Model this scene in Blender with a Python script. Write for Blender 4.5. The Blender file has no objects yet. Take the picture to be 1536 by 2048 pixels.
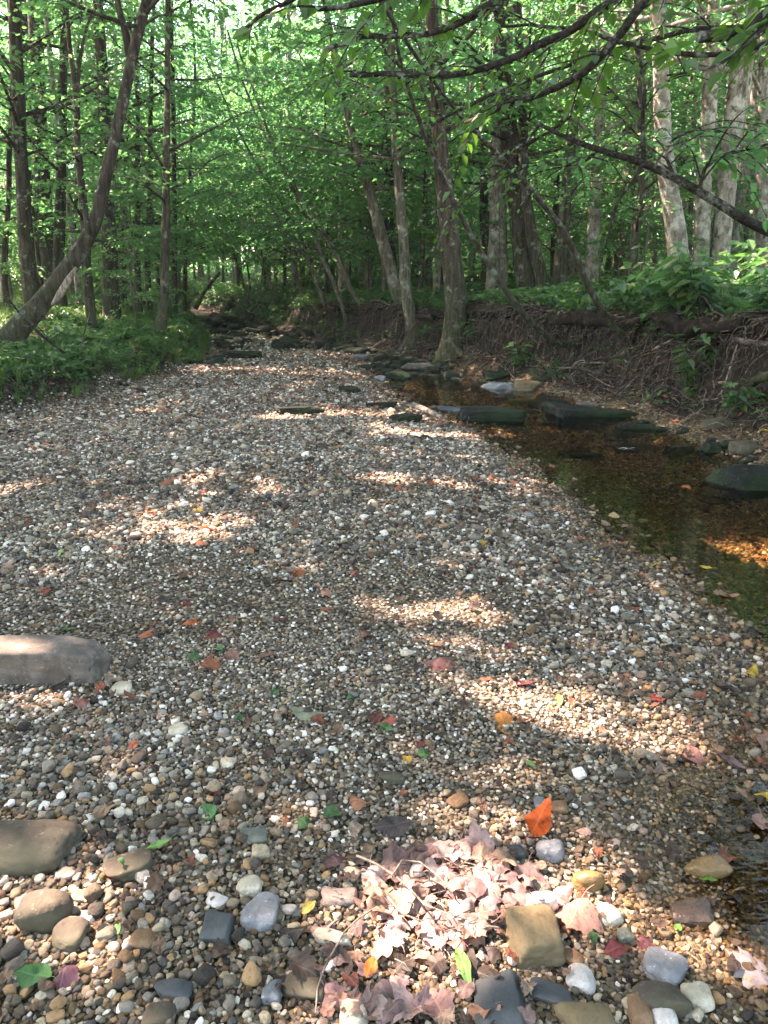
import bpy, bmesh, math, random
import numpy as np
from mathutils import Vector, Matrix, Euler

scene = bpy.context.scene
COL = scene.collection
R = math.radians
rng = np.random.default_rng(7)
F_PX = 1530.0            # focal length in pixels of the 1536 x 2048 photograph
PITCH = R(16.87)
EYE = np.array([0.0, 0.0, 1.5])
FWD = np.array([0, math.cos(PITCH), -math.sin(PITCH)])
UPV = np.array([0, math.sin(PITCH), math.cos(PITCH)])

# ------------------------------------------------------------------ measuring helpers
def ray(px, py):
    return FWD + np.array([1.0, 0, 0]) * (px - 768) / F_PX + UPV * (1024 - py) / F_PX
def at(px, py, Y):
    d = ray(px, py); return EYE + d * (Y / d[1])
def depth_of(p):
    return float(np.dot(np.asarray(p) - EYE, FWD))
def project(P):
    P = np.asarray(P, float) - EYE
    d = P @ FWD
    d = np.where(d > 0.05, d, 0.05)
    return 768 + F_PX * P[..., 0] / d, 1024 - F_PX * (P @ UPV) / d

# ------------------------------------------------------------------ noise
def _h(i, j, k, s):
    n = (i * 374761393 + j * 668265263 + k * 2147483647 + s * 1274126177) & 0xFFFFFFFF
    n = ((n ^ (n >> 13)) * 1274126177) & 0xFFFFFFFF
    n = (n ^ (n >> 16)) & 0xFFFFFFFF
    return n.astype(np.float64) / 4294967295.0
def vn(x, y, z=0.0, seed=0):
    x, y, z = np.broadcast_arrays(np.asarray(x, float), np.asarray(y, float), np.asarray(z, float))
    i, j, k = np.floor(x).astype(np.int64), np.floor(y).astype(np.int64), np.floor(z).astype(np.int64)
    u, v, w = x - i, y - j, z - k
    u, v, w = (t * t * (3 - 2 * t) for t in (u, v, w))
    r = 0
    for a in (0, 1):
        for b in (0, 1):
            for c in (0, 1):
                r = r + _h(i + a, j + b, k + c, seed) * (u if a else 1 - u) * (v if b else 1 - v) * (w if c else 1 - w)
    return r * 2 - 1
def fbm(x, y, z=0.0, seed=0, o=3):
    r, a, f = 0, 1.0, 1.0
    for q in range(o):
        r = r + a * vn(np.asarray(x) * f, np.asarray(y) * f, np.asarray(z) * f, seed + q * 17); a *= .5; f *= 2.03
    return r / 1.75

# ------------------------------------------------------------------ meshes
def np_mesh(name, V, Fs, smooth=True):
    me = bpy.data.meshes.new(name)
    V = np.asarray(V, np.float32)
    Fs = [np.asarray(f, np.int32) for f in Fs if len(f)]
    me.vertices.add(len(V)); me.vertices.foreach_set('co', V.ravel())
    loops = np.concatenate([f.ravel() for f in Fs])
    tot = np.concatenate([np.full(len(f), f.shape[1], np.int32) for f in Fs])
    start = np.concatenate([[0], np.cumsum(tot)[:-1]]).astype(np.int32)
    me.loops.add(len(loops)); me.loops.foreach_set('vertex_index', loops)
    me.polygons.add(len(tot)); me.polygons.foreach_set('loop_start', start)
    me.polygons.foreach_set('use_smooth', np.full(len(tot), smooth, bool))
    me.update(calc_edges=True)
    return me

class Acc:
    def __init__(self): self.V, self.F, self.n = [], {}, 0
    def add(self, V, *Fs):
        V = np.asarray(V, float)
        if not len(V): return
        for f in Fs:
            f = np.asarray(f)
            if len(f): self.F.setdefault(f.shape[1], []).append(f + self.n)
        self.V.append(V); self.n += len(V)
    def mesh(self, name, smooth=True, origin=(0, 0, 0)):
        return np_mesh(name, np.concatenate(self.V) - np.asarray(origin), [np.concatenate(v) for v in self.F.values()], smooth)

def link(name, me, mat=None, parent=None, loc=None):
    o = bpy.data.objects.new(name, me); COL.objects.link(o)
    if mat is not None and me is not None and not me.materials: me.materials.append(mat)
    if parent is not None: o.parent = parent
    if loc is not None: o.location = [float(v) for v in loc]
    return o
def tag(o, label, cat, group=None, kind=None):
    o['label'] = label; o['category'] = cat
    if group: o['group'] = group
    o['kind'] = kind or 'thing'
    return o
def empty(name, loc, label, cat, group=None):
    o = bpy.data.objects.new(name, None); COL.objects.link(o)
    o.location = [float(v) for v in loc]; o.empty_display_size = .2
    return tag(o, label, cat, group)
def copy_tree(o, parent=None):
    c = o.copy(); COL.objects.link(c)
    if parent is not None: c.parent = parent
    for ch in list(o.children): copy_tree(ch, c)
    return c

def resample(P, Rr, step):
    P = np.asarray(P, float); Rr = np.asarray(Rr, float)
    t = np.concatenate([[0], np.cumsum(np.linalg.norm(np.diff(P, axis=0), axis=1))])
    n = max(3, int(t[-1] / step) + 1)
    s = np.linspace(0, t[-1], n)
    m = np.gradient(P, t, axis=0) if len(P) > 2 else np.repeat((P[1:] - P[:1]) / max(t[-1], 1e-6), len(P), 0)
    i = np.clip(np.searchsorted(t, s, side='right') - 1, 0, len(t) - 2)
    h = (t[i + 1] - t[i])[:, None]; u = ((s - t[i])[:, None]) / h
    Q = (2*u**3-3*u**2+1)*P[i] + (u**3-2*u**2+u)*h*m[i] + (-2*u**3+3*u**2)*P[i+1] + (u**3-u**2)*h*m[i+1]
    return Q, np.interp(s, t, Rr)

def tube(P, Rr, sides=7, rough=0.0, seed=0, cap=True):
    P = np.asarray(P, float); n = len(P)
    T = np.gradient(P, axis=0); T /= np.linalg.norm(T, axis=1)[:, None] + 1e-9
    ref = np.array([0, 1, 0.]) if abs(T[0][1]) < .8 else np.array([1., 0, 0])
    a = np.cross(T[0], ref); a /= np.linalg.norm(a)
    N = np.empty_like(P); N[0] = a
    for k in range(1, n):
        a = a - T[k] * np.dot(a, T[k]); a /= np.linalg.norm(a) + 1e-9; N[k] = a
    B = np.cross(T, N)
    th = np.arange(sides) * 2 * math.pi / sides
    c, s = np.cos(th), np.sin(th)
    rr = np.asarray(Rr)[:, None] * np.ones(sides)
    if rough:
        L = np.concatenate([[0], np.cumsum(np.linalg.norm(np.diff(P, axis=0), axis=1))])
        rr = rr * (1 + rough * fbm(c[None] * 1.6 + seed, s[None] * 1.6, L[:, None] * 1.6, seed, 3))
    V = P[:, None] + rr[..., None] * (N[:, None] * c[None, :, None] + B[:, None] * s[None, :, None])
    V = V.reshape(-1, 3)
    i = np.arange(n - 1)[:, None] * sides; j = np.arange(sides)[None]; j2 = (j + 1) % sides
    Fq = np.stack([i + j, i + j2, i + sides + j2, i + sides + j], -1).reshape(-1, 4)
    if not cap: return V, Fq, np.zeros((0, 3), int)
    V = np.concatenate([V, P[:1], P[-1:] + T[-1:] * Rr[-1] * .5])
    e = (n - 1) * sides
    Ft = np.concatenate([np.stack([np.full(sides, n*sides), (np.arange(sides)+1) % sides, np.arange(sides)], 1),
                         np.stack([np.full(sides, n*sides+1), e+np.arange(sides), e+(np.arange(sides)+1) % sides], 1)])
    return V, Fq, Ft

def unit(v): v = np.asarray(v, float); return v / (np.linalg.norm(v, axis=-1, keepdims=True) + 1e-9)

def leaf_blades(P, D, N, L, W, fold=.25, simple=False):
    """folded leaf blades: P base, D direction, N up, L length, W width"""
    P, D, N = np.asarray(P), unit(D), np.asarray(N)
    N = unit(N - D * np.sum(N * D, -1, keepdims=True)); S = np.cross(D, N)
    L = np.asarray(L)[:, None]; W = np.asarray(W)[:, None]; n = len(P)
    if simple:
        V = np.stack([P, P + D*L*.5 + S*W*.5 + N*W*fold*.4, P + D*L - N*L*.08, P + D*L*.5 - S*W*.5 + N*W*fold*.4], 1).reshape(-1, 3)
        return V, np.arange(n)[:, None]*4 + np.array([[0, 1, 2, 3]])
    z = N * W * fold
    V = np.stack([P, P + D*L*.28 + S*W*.46 + z*.6, P + D*L*.66 + S*W*.36 + z*.4 - N*L*.04, P + D*L - N*L*.12,
                  P + D*L*.66 - S*W*.36 + z*.4 - N*L*.04, P + D*L*.28 - S*W*.46 + z*.6], 1).reshape(-1, 3)
    b = np.arange(n)[:, None] * 6
    return V, np.concatenate([b + np.array([[0, 3, 2, 1]]), b + np.array([[0, 5, 4, 3]])])

# ------------------------------------------------------------------ the lie of the land
_Y  = lambda *a: np.array(a, float)
XL = (_Y(-12, 0, 8.7, 9.9, 12.9, 14.3, 18.8, 24.7, 31, 40, 60, 110), _Y(-4.9, -4.8, -4.4, -3.9, -3.65, -3.45, -4.2, -5.8, -7.4, -12, -26, -60))
XR = (_Y(-12, 0, 5.5, 7.1, 8.8, 10.1, 11.5, 13.3, 16, 18.8, 22.8, 27.3, 31, 40, 60, 110), _Y(3.0, 3.2, 3.4, 3.55, 3.15, 2.85, 2.35, 1.3, .1, -1.5, -3.0, -4.6, -6.2, -10.4, -24, -58))
XW = (_Y(-12, 0, 1.2, 1.5, 1.95, 2.2, 2.6, 3.2, 3.8, 4.7, 5.8, 6.9, 8.6, 9.4, 10.4, 12.2, 13.9, 15), _Y(1.1, .95, .86, .74, .82, 1.12, 1.6, 1.68, 1.55, 1.40, 1.30, 1.10, .78, .55, .12, -.2, -.4, .8))
ZW = -0.045
def xl(y): return np.interp(y, *XL)
def xr(y): return np.interp(y, *XR)
def xw(y): return np.interp(y, *XW)
def sstep(a, b, t):
    t = np.clip((t - a) / (b - a), 0, 1); return t * t * (3 - 2 * t)
def height(x, y, fine=True):
    x, y = np.broadcast_arrays(np.asarray(x, float), np.asarray(y, float))
    l = xl(y) + .22 * vn(y * .9, 3.1, 0, 5); r = xr(y) + .25 * vn(y * .8, 9.1, 0, 6)
    w = xw(y)
    dry = ZW + np.minimum(.085, .075 * (w - x)) + .012 * vn(x * .8, y * .8, 0, 1) + .006 * vn(x * 3, y * 3, 0, 2)
    slope = np.where(y < 2.8, .03, .11)
    wet = np.maximum(ZW - slope * (x - w), -.2) + .012 * vn(x * 2, y * 2, 0, 3)
    wet = np.maximum(wet, np.where(y > 15, .0, -.3))
    rise = sstep(-.9, .1, x - r)
    wet = wet * (1 - rise) + .03 * rise
    bed = np.where(x < w, dry, wet)
    bed = np.where(y > 15, .03 + .05 * vn(x * .9, y * .7, 0, 8) + np.maximum(0, y - 22) * .012, bed) if True else bed
    tr = x - r
    H = np.interp(y, [0, 8, 12, 16, 24, 34, 60], [1.15, 1.15, 1.0, .95, .75, .6, .6]) * (1 + .12 * vn(y * .7, 1.7, 0, 11))
    br = H * (.26 * sstep(0, .45, tr) + .74 * sstep(.40, .66, tr)) + .07 * np.clip(tr - .8, 0, 6) + .035 * np.clip(tr - 6.8, 0, 60)
    br = br + np.where(tr > 0, (.07 * fbm(x * 1.6, y * 1.6, 0, 21) + .09 * fbm(x * 4.5, y * 4.5, 0, 23) * np.clip(1.6 - tr, 0, 1)) * np.clip(tr * 2, 0, 1), 0)
    tl = l - x
    Hl = np.interp(y, [0, 14, 20, 30], [.34, .34, .42, .5])
    bl = Hl * sstep(0, .5, tl) + .13 * np.clip(tl - .4, 0, 4.5) + .05 * np.clip(tl - 4.9, 0, 60)
    bl = bl + np.where(tl > 0, .06 * fbm(x * 1.3, y * 1.3, 0, 31) * np.clip(tl * 2, 0, 1), 0)
    z = bed + np.where(tr > 0, br, 0) + np.where(tl > 0, bl, 0)
    return z
def hz(x, y): return float(height(x, y))
def hit(px, py, lift=0.0):
    d = ray(px, py); t = .8
    prev = t
    while t < 120:
        p = EYE + d * t
        if p[2] < hz(p[0], p[1]) + lift:
            a, b = prev, t
            for _ in range(18):
                m = (a + b) / 2; q = EYE + d * m
                if q[2] < hz(q[0], q[1]) + lift: b = m
                else: a = m
            return EYE + d * b
        prev = t; t *= 1.012; 
    return EYE + d * 60
SUN_EL = R(54); SUN_AZ = R(20)      # the sun stands to the left and a little ahead
SUN = np.array([-math.cos(SUN_AZ) * math.cos(SUN_EL), math.sin(SUN_AZ) * math.cos(SUN_EL), math.sin(SUN_EL)])
SUN_STRENGTH = 5.0; SKY_STRENGTH = .14; EXPOSURE = 3.2
HAZE = .0008
# ------------------------------------------------------------------ materials
class NT:
    def __init__(self, name):
        self.m = bpy.data.materials.new(name); self.m.use_nodes = True
        self.t = self.m.node_tree; self.t.nodes.clear()
    def n(self, typ, _in=None, **kw):
        nd = self.t.nodes.new(typ)
        for k, v in kw.items(): setattr(nd, k, v)
        for k, v in (_in or {}).items():
            s = nd.inputs[k]
            if isinstance(v, bpy.types.NodeSocket): self.t.links.new(v, s)
            elif isinstance(v, bpy.types.Node): self.t.links.new(v.outputs[0], s)
            else: s.default_value = v
        return nd
    def ramp(self, fac, stops, interp='LINEAR'):
        nd = self.n('ShaderNodeValToRGB', {'Fac': fac}); cr = nd.color_ramp; cr.interpolation = interp
        while len(cr.elements) > 1: cr.elements.remove(cr.elements[-1])
        for i, (p, c) in enumerate(stops):
            e = cr.elements[0] if i == 0 else cr.elements.new(p)
            e.position = p; e.color = (*c, 1) if len(c) == 3 else c
        return nd.outputs['Color']
    def noise(self, vec, scale, detail=4, rough=.6, out='Fac'):
        return self.n('ShaderNodeTexNoise', {'Vector': vec, 'Scale': scale, 'Detail': detail, 'Roughness': rough}).outputs[out]
    def mix(self, f, a, b, blend='MIX'):
        nd = self.n('ShaderNodeMix', data_type='RGBA', blend_type=blend)
        for s, v in ((nd.inputs[0], f), (nd.inputs[6], a), (nd.inputs[7], b)):
            if isinstance(v, bpy.types.NodeSocket): self.t.links.new(v, s)
            elif isinstance(v, (int, float)): s.default_value = v
            else: s.default_value = (*v, 1) if len(v) == 3 else v
        return nd.outputs[2]
    def math(self, op, a, b=0.0, clamp=False):
        nd = self.n('ShaderNodeMath', operation=op, use_clamp=clamp)
        for s, v in ((nd.inputs[0], a), (nd.inputs[1], b)):
            if isinstance(v, bpy.types.NodeSocket): self.t.links.new(v, s)
            else: s.default_value = v
        return nd.outputs[0]
    def coord(self, what='Object'): return self.n('ShaderNodeTexCoord').outputs[what]
    def mapped(self, vec, scale): return self.n('ShaderNodeMapping', {'Vector': vec, 'Scale': scale}).outputs[0]
    def bump(self, h, strength=.5, dist=.01): return self.n('ShaderNodeBump', {'Height': h, 'Strength': strength, 'Distance': dist}).outputs[0]
    def out(self, sh):
        if isinstance(sh, bpy.types.Node): sh = sh.outputs[0]
        self.t.links.new(sh, self.n('ShaderNodeOutputMaterial').inputs['Surface']); return self.m
    def bsdf(self, col, rough=.7, normal=None, spec=.3):
        i = {'Base Color': col if isinstance(col, bpy.types.NodeSocket) else (*col, 1), 'Roughness': rough, 'Specular IOR Level': spec}
        if normal is not None: i['Normal'] = normal
        return self.n('ShaderNodeBsdfPrincipled', i)

def mat_foliage(name, stops, trans=.45, tcol=(.16, .30, .03), rough=.42, yellow=.0):
    N = NT(name)
    rnd = N.n('ShaderNodeNewGeometry').outputs['Random Per Island']
    oi = N.n('ShaderNodeObjectInfo').outputs['Random']
    c = N.ramp(rnd, stops)
    hs = N.n('ShaderNodeHueSaturation', {'Hue': N.math('ADD', N.math('MULTIPLY', oi, .035), .482), 'Saturation': N.math('ADD', N.math('MULTIPLY', oi, -.2), 1.05), 'Value': N.math('ADD', N.math('MULTIPLY', oi, .35), .82), 'Color': c}).outputs[0]
    p = N.bsdf(hs, rough, spec=.5)
    tc = N.mix(rnd, tcol, tuple(v * k for v, k in zip(tcol, (.55, .75, 1.1))))
    tr = N.n('ShaderNodeBsdfTranslucent', {'Color': tc})
    return N.out(N.n('ShaderNodeMixShader', {0: trans, 1: p.outputs[0], 2: tr.outputs[0]}))

GREEN = [(0, (.018, .060, .022)), (.4, (.034, .100, .030)), (.75, (.055, .135, .032)), (1, (.095, .175, .035))]
M_leaf = mat_foliage('foliage_green', GREEN, .55, (.18, .45, .11))
M_leaf_far = mat_foliage('foliage_far', [(0, (.032, .095, .042)), (.5, (.055, .145, .05)), (1, (.11, .21, .05))], .57, (.175, .47, .13))
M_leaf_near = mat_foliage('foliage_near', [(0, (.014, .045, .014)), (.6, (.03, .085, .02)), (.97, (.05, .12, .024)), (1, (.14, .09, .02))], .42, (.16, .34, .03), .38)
M_canopy = mat_foliage('foliage_canopy', GREEN, .25, (.10, .22, .02))
M_herb = mat_foliage('foliage_herb', [(0, (.026, .085, .026)), (.5, (.05, .135, .036)), (.9, (.085, .18, .04)), (1, (.13, .16, .05))], .4, (.12, .29, .06))
M_grass = mat_foliage('grass_blades', [(0, (.04, .10, .02)), (.7, (.085, .18, .03)), (1, (.15, .19, .06))], .4, (.17, .30, .04))

def mat_bark(name, dark, light, lichen=None, lich=.0, moss=.0, vs=(9, 9, 1.4)):
    N = NT(name); co = N.coord()
    st = N.mapped(co, vs)
    n1 = N.noise(st, 2.2, 6, .65); n2 = N.noise(co, 5.5, 4); n3 = N.noise(co, 17.0, 5, .7)
    c = N.ramp(n1, [(.30, tuple(v * .25 for v in dark)), (.45, dark), (.72, light)])
    if lichen: c = N.mix(N.ramp(N.math('ADD', n2, N.math('MULTIPLY', n3, .6)), [(.82 - lich, (0, 0, 0)), (.98 - lich, (.85, .85, .85))]), c, lichen)
    if moss:
        z = N.n('ShaderNodeSeparateXYZ', {0: co}).outputs[2]
        f = N.math('MULTIPLY', N.math('SUBTRACT', 1.0, N.math('DIVIDE', z, 2.2), True), N.ramp(n3, [(.42, (0, 0, 0)), (.58, (1, 1, 1))]))
        c = N.mix(N.math('MULTIPLY', f, moss), c, (.045, .07, .015))
    return N.out(N.bsdf(c, .9, N.bump(N.math('ADD', n1, N.math('MULTIPLY', n3, .25)), .9, .03), .15))
B_grey = mat_bark('bark_grey', (.075, .062, .05), (.20, .175, .145), (.29, .31, .26), -.03, .6)
B_pale = mat_bark('bark_pale', (.135, .115, .095), (.33, .295, .255), (.42, .42, .37), .02, .45, (6, 6, 2.4))
B_dark = mat_bark('bark_dark', (.028, .022, .017), (.085, .07, .056), (.17, .19, .155), -.05, .5)
B_brown = mat_bark('bark_brown', (.036, .028, .021), (.10, .082, .064), (.20, .21, .16), -.05, .6)
B_limb = mat_bark('bark_limb', (.020, .017, .014), (.065, .056, .047), (.24, .26, .22), -.02, .0, (14, 14, 14))
B_root = mat_bark('root_skin', (.045, .034, .025), (.17, .135, .105), None, 0, .0, (12, 12, 12))
B_fine = mat_bark('fine_root_skin', (.05, .038, .028), (.20, .165, .13), None, 0, .0, (12, 12, 12))
B_drift = mat_bark('weathered_wood', (.16, .13, .10), (.42, .36, .30), None, 0, .0, (14, 14, 3))

def mat_rock(name, a, b, speck=None, rough=.8, scale=6, moss=None, spec=.3, band=0):
    N = NT(name); co = N.coord()
    n1 = N.noise(co, scale, 6, .62); n2 = N.noise(co, scale * 6, 4, .7); n3 = N.noise(co, scale * .45, 3)
    if band: n1 = N.math('ADD', N.math('MULTIPLY', n1, 1 - band), N.math('MULTIPLY', N.noise(N.mapped(co, (1, 1, 7)), scale, 4), band))
    c = N.ramp(n1, [(.32, tuple(v * .72 for v in a)), (.5, a), (.68, b)])
    c = N.mix(N.ramp(n2, [(.30, (1, 1, 1)), (.42, (0, 0, 0))]), c, tuple(v * .5 for v in a))
    if speck: c = N.mix(N.ramp(n2, [(.60, (0, 0, 0)), (.70, (1, 1, 1))]), c, speck)
    if moss: c = N.mix(N.ramp(n3, [(.42, (0, 0, 0)), (.60, (.8, .8, .8))]), c, moss)
    return N.out(N.bsdf(c, N.math('ADD', N.math('MULTIPLY', n2, .25), rough - .12), N.bump(N.math('ADD', N.math('MULTIPLY', n1, .7), N.math('MULTIPLY', n2, .3)), .75, .012), spec))
K_dark = mat_rock('rock_dark', (.018, .019, .017), (.052, .052, .047), (.13, .135, .12), .92, 5, (.020, .034, .014), .12)
K_slate = mat_rock('rock_slate', (.06, .066, .066), (.13, .138, .135), None, .7, 5)
K_sand = mat_rock('rock_sandstone', (.115, .095, .078), (.215, .178, .148), (.30, .25, .21), .85, 9, band=.1)
K_brown = mat_rock('rock_brown', (.07, .057, .040), (.15, .125, .09), (.22, .19, .14), .8, 8, (.085, .08, .048))
K_tan = mat_rock('rock_tan', (.17, .125, .065), (.28, .215, .115), (.10, .075, .045), .75, 9, (.13, .105, .06))
K_wet = mat_rock('rock_wet_tan', (.20, .12, .045), (.36, .23, .095), None, .28, 14, (.16, .11, .05), .5)
K_wetdark = mat_rock('rock_wet_dark', (.06, .04, .028), (.13, .09, .06), None, .25, 14, None, .5)
K_blue = mat_rock('rock_bluegrey', (.15, .16, .165), (.29, .30, .31), (.42, .42, .42), .65, 12)
K_cream = mat_rock('rock_cream', (.42, .37, .27), (.62, .57, .46), (.30, .25, .16), .7, 18)
K_white = mat_rock('rock_quartz', (.52, .47, .42), (.72, .68, .62), (.48, .36, .28), .55, 18)
K_pink = mat_rock('rock_pink', (.36, .25, .20), (.56, .44, .37), (.25, .17, .13), .7, 14)
K_green = mat_rock('rock_greenish', (.11, .12, .095), (.22, .23, .18), (.30, .31, .25), .75, 16)
K_rust = mat_rock('rock_rust', (.20, .115, .06), (.33, .21, .125), (.12, .07, .04), .75, 16)

# pebbles: the colour travels with each pebble, the mottling is its own
N = NT('pebble'); co = N.coord()
att = N.n('ShaderNodeAttribute', attribute_type='INSTANCER', attribute_name='col').outputs['Color']
rnd = N.n('ShaderNodeAttribute', attribute_type='INSTANCER', attribute_name='wet').outputs['Fac']
off = N.n('ShaderNodeVectorMath', {0: co, 1: N.n('ShaderNodeCombineXYZ', {0: N.math('MULTIPLY', N.n('ShaderNodeObjectInfo').outputs['Random'], 40)}).outputs[0]}, operation='ADD').outputs[0]
n1 = N.noise(off, 1.6, 5, .65); n2 = N.noise(off, 6, 3, .7)
c = N.mix(1.0, att, N.ramp(n1, [(.3, (.55, .50, .45)), (.5, (1, 1, 1)), (.7, (1.1, 1.08, 1.05))]), 'MULTIPLY')
c = N.mix(N.ramp(n2, [(.28, (.6, .6, .6)), (.40, (0, 0, 0))]), c, (.10, .075, .05))
M_pebble = N.out(N.bsdf(c, N.math('SUBTRACT', .72, N.math('MULTIPLY', rnd, .5)), N.bump(N.math('ADD', n1, N.math('MULTIPLY', n2, .3)), .4, .15), .35))

# ground: grit in the bed, dark soil on the cut banks, leaf mould on the forest floor
N = NT('ground'); co = N.coord()
zb = N.n('ShaderNodeAttribute', attribute_name='zone').outputs['Vector']
zx = N.n('ShaderNodeSeparateXYZ', {0: zb})
vor = N.n('ShaderNodeTexVoronoi', {'Vector': co, 'Scale': 70.0})
vc = N.n('ShaderNodeSeparateColor', {0: vor.outputs['Color']}).outputs[0]
grit = N.ramp(vc, [(0, (.018, .013, .008)), (.35, (.05, .036, .022)), (.6, (.11, .082, .05)), (.85, (.18, .145, .10)), (1, (.30, .27, .22))])
wetg = N.ramp(vc, [(0, (.045, .032, .016)), (.5, (.13, .092, .048)), (1, (.26, .20, .11))])
nA = N.noise(co, 3.5, 6, .65); nB = N.noise(co, 22, 5, .7)
soil = N.ramp(N.math('ADD', N.math('MULTIPLY', nA, .5), N.math('MULTIPLY', nB, .5)), [(.35, (.008, .006, .0045)), (.5, (.022, .0165, .012)), (.66, (.060, .045, .033))])
mould = N.ramp(nB, [(.32, (.025, .018, .012)), (.5, (.085, .058, .034)), (.66, (.20, .14, .085))])
mossy = N.mix(N.ramp(nA, [(.52, (0, 0, 0)), (.66, (1, 1, 1))]), mould, (.035, .06, .016))
c = N.mix(zx.outputs[1], grit, wetg)
c = N.mix(zx.outputs[0], c, N.mix(zx.outputs[2], soil, mossy))
hgt = N.math('ADD', N.math('MULTIPLY', vor.outputs['Distance'], -.5), N.math('ADD', N.math('MULTIPLY', nB, .6), nA))
M_ground = N.out(N.bsdf(c, .9, N.bump(hgt, .8, .03), .2))

# clear brown shallow water: mirror by Fresnel over a tinted see-through body
N = NT('water'); co = N.coord()
w1 = N.noise(N.mapped(co, (1.0, 2.4, 1)), 5.0, 3, .55)
bmp = N.bump(w1, .10, .02)
fr = N.n('ShaderNodeFresnel', {'IOR': 1.33, 'Normal': bmp}).outputs[0]
M_water = N.out(N.n('ShaderNodeMixShader', {0: fr, 1: N.n('ShaderNodeBsdfTransparent', {'Color': (.86, .76, .57, 1)}).outputs[0],
    2: N.n('ShaderNodeBsdfGlossy', {'Color': (1, 1, 1, 1), 'Roughness': .015, 'Normal': bmp}).outputs[0]}))

_dead = {}
def mat_dead(col, trans=.25, vein=1.35, rough=.6):
    """a fallen leaf: blotched blade with a midrib and side veins"""
    key = (tuple(col), trans)
    if key in _dead: return _dead[key]
    N = NT('fallen_leaf_blade'); co = N.coord()
    s = N.n('ShaderNodeSeparateXYZ', {0: co}); ax = N.math('ABSOLUTE', s.outputs[0])
    oi = N.n('ShaderNodeObjectInfo').outputs['Random']
    n1 = N.noise(co, 22, 5, .65); n2 = N.noise(co, 90, 3)
    mid = N.math('LESS_THAN', ax, .0016)
    side = N.math('PINGPONG', N.math('SUBTRACT', s.outputs[1], N.math('MULTIPLY', ax, .9)), .007)
    side = N.math('MULTIPLY', N.math('LESS_THAN', side, .0011), .55)
    v = N.math('MAXIMUM', mid, side)
    c = N.ramp(n1, [(.30, tuple(x * .42 for x in col)), (.48, col), (.70, tuple(min(1, x * 1.45) for x in col))])
    c = N.mix(N.ramp(n2, [(.30, (.7, .7, .7)), (.42, (0, 0, 0))]), c, tuple(x * .35 for x in col))
    c = N.mix(N.math('MULTIPLY', v, .6), c, tuple(min(1, x * vein + .05) for x in col))
    c = N.n('ShaderNodeHueSaturation', {'Hue': N.math('ADD', N.math('MULTIPLY', oi, .03), .485), 'Value': N.math('ADD', N.math('MULTIPLY', oi, .5), .75), 'Color': c}).outputs[0]
    p = N.bsdf(c, rough, N.bump(N.math('ADD', n1, v), .5, .004), .35)
    t = N.n('ShaderNodeBsdfTranslucent', {'Color': c})
    _dead[key] = N.out(N.n('ShaderNodeMixShader', {0: trans, 1: p.outputs[0], 2: t.outputs[0]}))
    return _dead[key]
# ------------------------------------------------------------------ ground and water
def grid_axis(*segs):
    return np.unique(np.concatenate([np.arange(a, b, s) for a, b, s in segs]))
gx = grid_axis((-320, -40, 14), (-40, -12, 1.0), (-12, -6.5, .35), (-6.5, 6.5, .085), (6.5, 12, .35), (12, 40, 1.0), (40, 330, 14))
gy = grid_axis((-60, -12, 8), (-12, .5, .5), (.5, 9, .085), (9, 20, .11), (20, 34, .25), (34, 60, 1.2), (60, 380, 16))
GX, GY = np.meshgrid(gx, gy)
GZ = height(GX, GY)
ny, nx = GX.shape
ii = (np.arange(ny - 1)[:, None] * nx + np.arange(nx - 1)[None]).ravel()
me = np_mesh('ground', np.stack([GX, GY, GZ], -1).reshape(-1, 3), [np.stack([ii, ii + 1, ii + nx + 1, ii + nx], 1)])
tr = GX - xr(GY); tl = xl(GY) - GX
bank = np.maximum(sstep(-.15, .25, tr + .12 * vn(GX * 3, GY * 3, 0, 4)), sstep(-.1, .2, tl + .1 * vn(GX * 3, GY * 3, 0, 4)))
bank = np.maximum(bank, .75 * sstep(21, 25, GY))
wetm = sstep(-.35, .05, GX - xw(GY)) * (GY < 15.5)
floor_ = np.maximum(sstep(.75, 1.1, tr), sstep(.3, .7, tl))
at_ = me.attributes.new('zone', 'FLOAT_VECTOR', 'POINT')
at_.data.foreach_set('vector', np.stack([bank, wetm, floor_], -1).reshape(-1).astype(np.float32))
o = link('ground', me, M_ground); tag(o, 'pebbly creek bed rising to dark soil banks and a leaf covered forest floor', 'ground', kind='structure')

wy = np.arange(.2, 15.2, .1)
wxs = np.linspace(0, 1, 24)
WX = (xw(wy) - .45)[:, None] * (1 - wxs) + (xr(wy) + .35)[:, None] * wxs
WYY = np.repeat(wy[:, None], 24, 1)
jj = (np.arange(len(wy) - 1)[:, None] * 24 + np.arange(23)[None]).ravel()
me = np_mesh('water', np.stack([WX, WYY, np.full_like(WX, ZW)], -1).reshape(-1, 3), [np.stack([jj, jj + 1, jj + 25, jj + 24], 1)])
o = link('water', me, M_water); tag(o, 'shallow clear brown creek water along the foot of the steep bank', 'water', kind='structure')

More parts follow.
